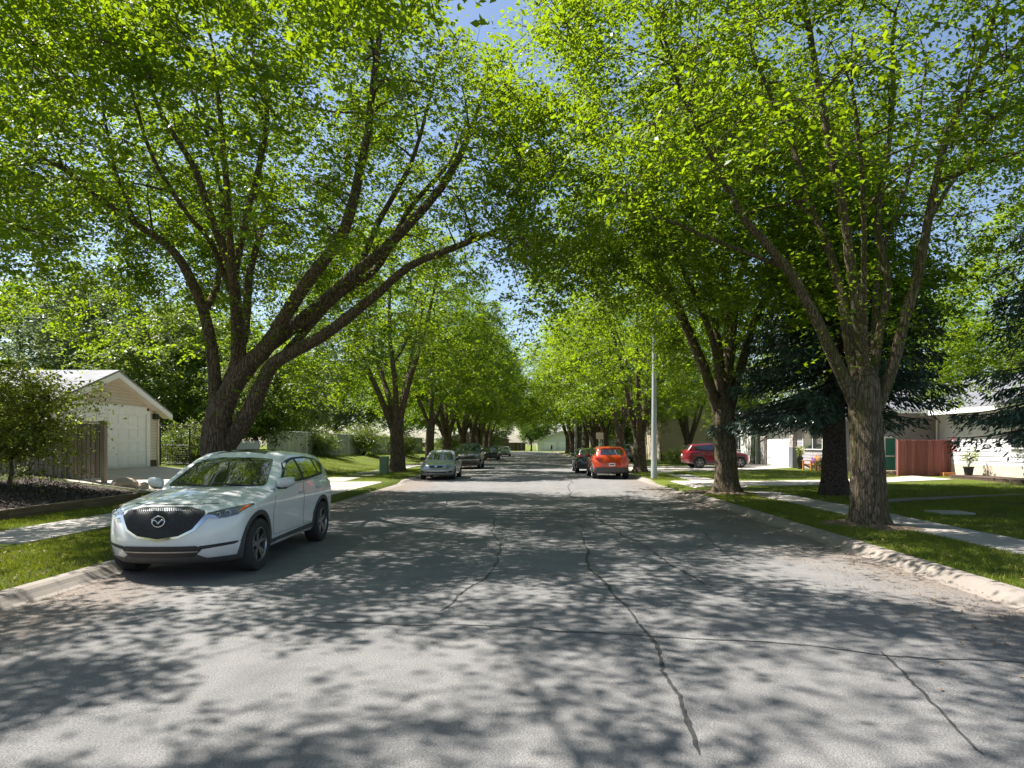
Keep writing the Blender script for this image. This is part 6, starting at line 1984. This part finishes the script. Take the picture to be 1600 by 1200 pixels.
# ---------------------------------------------------------------- spruces
def spruce(seed, h, rad, z0, label, loc, trunk_r, leaf=0.15, rows=30, per=15, taper=0.85):
    rnd = np.random.RandomState(seed)
    wood = Acc(); LC, LD = [], []
    n = 24
    pts = np.stack([np.zeros(n), np.zeros(n), np.linspace(-0.05, h, n)], 1)
    wood.add(*root_flare(pts, np.linspace(trunk_r, 0.02, n), 5, seed, 18))
    z = z0
    while z < h - 0.3:
        t = (z - z0) / (h - z0)
        R0 = rad * (1 - t) ** taper + 0.15
        m = max(5, int(per * (1 - 0.5 * t)))
        for i in range(m):
            a = rnd.uniform(0, 6.28); L = R0 * rnd.uniform(0.72, 1.12)
            d = np.array([math.cos(a), math.sin(a), 0])
            zz = z + rnd.uniform(-0.15, 0.15)
            k = 7
            tt = np.linspace(0, 1, k)
            q = np.array([0, 0, zz]) + d * (L * tt)[:, None]
            q[:, 2] += -0.34 * L * tt ** 1.2 + 0.16 * L * tt ** 3
            wood.tube(q, np.linspace(0.028 + 0.006 * L, 0.006, k), 5)
            # sprays hanging along the bough
            ns = int(L * 105)
            u = rnd.uniform(0.12, 1.0, ns) ** 0.8
            base = np.stack([np.interp(u, tt, q[:, j]) for j in range(3)], 1)
            side = np.array([-d[1], d[0], 0])
            w = (0.10 + 0.42 * u * (1.12 - u)) * min(1.0, L / 2.0)
            lat = rnd.uniform(-1, 1, ns) * w * 1.5
            C = base + side * lat[:, None] + np.stack([0 * u, 0 * u, -np.abs(rnd.normal(0, 0.17, ns)) - 0.25 * np.abs(lat)], 1)
            dirs = d * 0.7 + side * np.sign(lat)[:, None] * 0.7 + np.array([0, 0, -0.75]) + rnd.normal(0, 0.35, (ns, 3))
            LC.append(C); LD.append(dirs)
        z += (h - z0) / rows * rnd.uniform(0.8, 1.2)
    C = np.vstack(LC); D = np.vstack(LD); D /= np.linalg.norm(D, axis=1)[:, None]
    n = len(C)
    s = np.cross(D, rnd.normal(0, 1, (n, 3))); s /= np.linalg.norm(s, axis=1)[:, None]
    L = leaf * rnd.uniform(0.6, 1.4, n)[:, None]; W = L * 0.15
    V = np.stack([C - D * L * 0.5, C + s * W, C + D * L * 0.6, C - s * W], 1).reshape(-1, 3)
    t = thing('spruce_tree', label, 'tree', loc, 0, 'dark spruces on the shaded lawn')
    link('trunk', wood.mesh('spruce_wood', M['bark_spruce']), t)
    link('crown', np_mesh('spruce_crown', V, np.arange(n * 4).reshape(-1, 4), M['needle']), t)
spruce(501, 13.5, 3.5, 3.05, 'dark blue-green spruce with bare lower trunk in the middle of the lawn', (9.75, 20.6, 0.12), 0.40, 0.17, 22, 13, 0.8)
spruce(502, 14.0, 2.9, 2.35, 'dark spruce reaching in from the right edge over the lawn', (13.95, 15.9, 0.15), 0.30, 0.15, 22, 9, 0.8)
# ================================================================== small things
def potted(label, loc, pr, ph, pot_mat, seed, h, rad, leafm, n, flowers=None, hang=0):
    t = thing('potted_plant', label, 'plant', loc, 0, 'potted plants by the houses')
    a = Acc(); a.tube([(0, 0, 0), (0, 0, ph * 0.85), (0, 0, ph * 0.86), (0, 0, ph)], [pr * 0.72, pr * 0.95, pr * 1.08, pr * 1.08], 20)
    a.tube([(0, 0, ph * 0.9), (0, 0, ph * 0.905)], [pr, 0.001], 20)
    link('pot', a.mesh('pot', pot_mat), t)
    rnd = np.random.RandomState(seed)
    a = Acc(); C = []
    for i in range(9):
        an = rnd.uniform(0, 6.28); r = rad * rnd.uniform(0.3, 1)
        e = np.array([math.cos(an) * r, math.sin(an) * r, ph + h * rnd.uniform(0.4, 1)])
        a.tube(catmull([(0, 0, ph * 0.9), e * (0.35, 0.35, 0.75), e], 6), np.linspace(0.012, 0.004, 6), 5)
        C.append(e * rnd.uniform(0.75, 1.05, (n // 9, 1)) + rnd.normal(0, 0.09, (n // 9, 3)))
    link('stems', a.mesh('stems', M['bark_c']), t)
    V, Q = leaves_at(np.vstack(C), rnd, 0.085)
    link('foliage', np_mesh('foliage', V, Q, leafm), t)
    if flowers:
        C = np.vstack(C)[::5] + np.array([0, 0, 0.04])
        V, Q = leaves_at(C, rnd, 0.08, 0.9)
        link('blossom', np_mesh('blossom', V, Q, flowers), t)
M['cream_petal'] = flat_mat('cream_petal', (0.60, 0.55, 0.33), 0.8)
potted('dark pot with a leafy plant on the deck by the white wall', (19.75, 28.9, 0.335), 0.21, 0.40, M['pot'], 5, 0.75, 0.48, M['leaf_shrub'], 420)
potted('cream flowered planter before the mauve house window', (16.95, 40.4, 0.18), 0.20, 0.75, M['pot'], 6, 0.65, 0.38, M['leaf_shrub'], 420, M['cream_petal'])

# metal wall ornament on the white siding
t = thing('wall_ornament', 'red metal leaf-shaped ornament hung on the white siding wall', 'ornament', (20.53, 31.1, 1.7))
a = Acc()
for k_ in range(5):
    b = k_ * 1.257 + 0.3
    c = np.array([0, 0.22 * math.cos(b), 0.30 * math.sin(b)])
    loop = [c + np.array([0, 0.13 * math.cos(u) * math.cos(b) - 0.06 * math.sin(u) * math.sin(b), 0.13 * math.cos(u) * math.sin(b) + 0.06 * math.sin(u) * math.cos(b)]) for u in np.linspace(0, 2 * math.pi, 16)]
    a.tube(loop, 0.012, 5)
    a.tube([np.zeros(3), c], 0.012, 5)
link('petals', a.mesh('petals', M['pink']), t)

# a runner far down the street: one continuous skinned body
def runner():
    t = thing('person', 'distant person in dark top and shorts running along the road', 'person', (4.0, 126.0, 0.0))
    J = [((0, 0, 0.95), .13), ((0, 0, 1.15), .12), ((0, -0.03, 1.40), .15), ((0, -0.05, 1.50), .06), ((0, -0.07, 1.62), .095), ((0, -0.07, 1.72), .09),
         ((.19, -0.03, 1.40), .06), ((.24, .14, 1.17), .045), ((.20, -.06, 1.05), .04), ((.17, -.14, 1.08), .035),
         ((-.19, -0.03, 1.40), .06), ((-.24, -.18, 1.20), .045), ((-.18, -.36, 1.32), .04), ((-.16, -.42, 1.38), .035),
         ((.10, 0, .90), .10), ((.11, -.22, .55), .065), ((.11, -.08, .16), .045), ((.11, -.24, .06), .04),
         ((-.10, 0, .90), .10), ((-.11, .18, .52), .065), ((-.11, .52, .50), .045), ((-.11, .60, .38), .04)]
    E = [(0, 1), (1, 2), (2, 3), (3, 4), (4, 5), (2, 6), (6, 7), (7, 8), (8, 9), (2, 10), (10, 11), (11, 12), (12, 13), (0, 14), (14, 15), (15, 16), (16, 17), (0, 18), (18, 19), (19, 20), (20, 21)]
    me = bpy.data.meshes.new('body')
    me.from_pydata([j[0] for j in J], E, [])
    o = link('body', me)
    sk = o.modifiers.new('s', 'SKIN')
    for i, (c, r) in enumerate(J): me.skin_vertices[0].data[i].radius = (r, r)
    me.skin_vertices[0].data[0].use_root = True
    ss = o.modifiers.new('u', 'SUBSURF'); ss.levels = 2; ss.render_levels = 2
    bpy.context.view_layer.update()
    e = eval_mesh(o); o.modifiers.clear(); o.data = e; o.parent = t
    e.materials.clear()
    for m_ in (flat_mat('skin', (0.45, 0.28, 0.20), 0.6), flat_mat('dark_cloth', (0.03, 0.03, 0.035), 0.9), flat_mat('hair', (0.04, 0.025, 0.018), 0.8)): e.materials.append(m_)
    for p in e.polygons:
        z = p.center.z
        p.use_smooth = True
        p.material_index = 2 if (z > 1.68 or (z > 1.56 and p.center.y > -0.04)) else (1 if (0.62 < z < 1.46 and abs(p.center.x) < 0.20 and p.center.y > -0.20 and not (z < 0.8 and p.center.y > 0.3)) else 0)
runner()
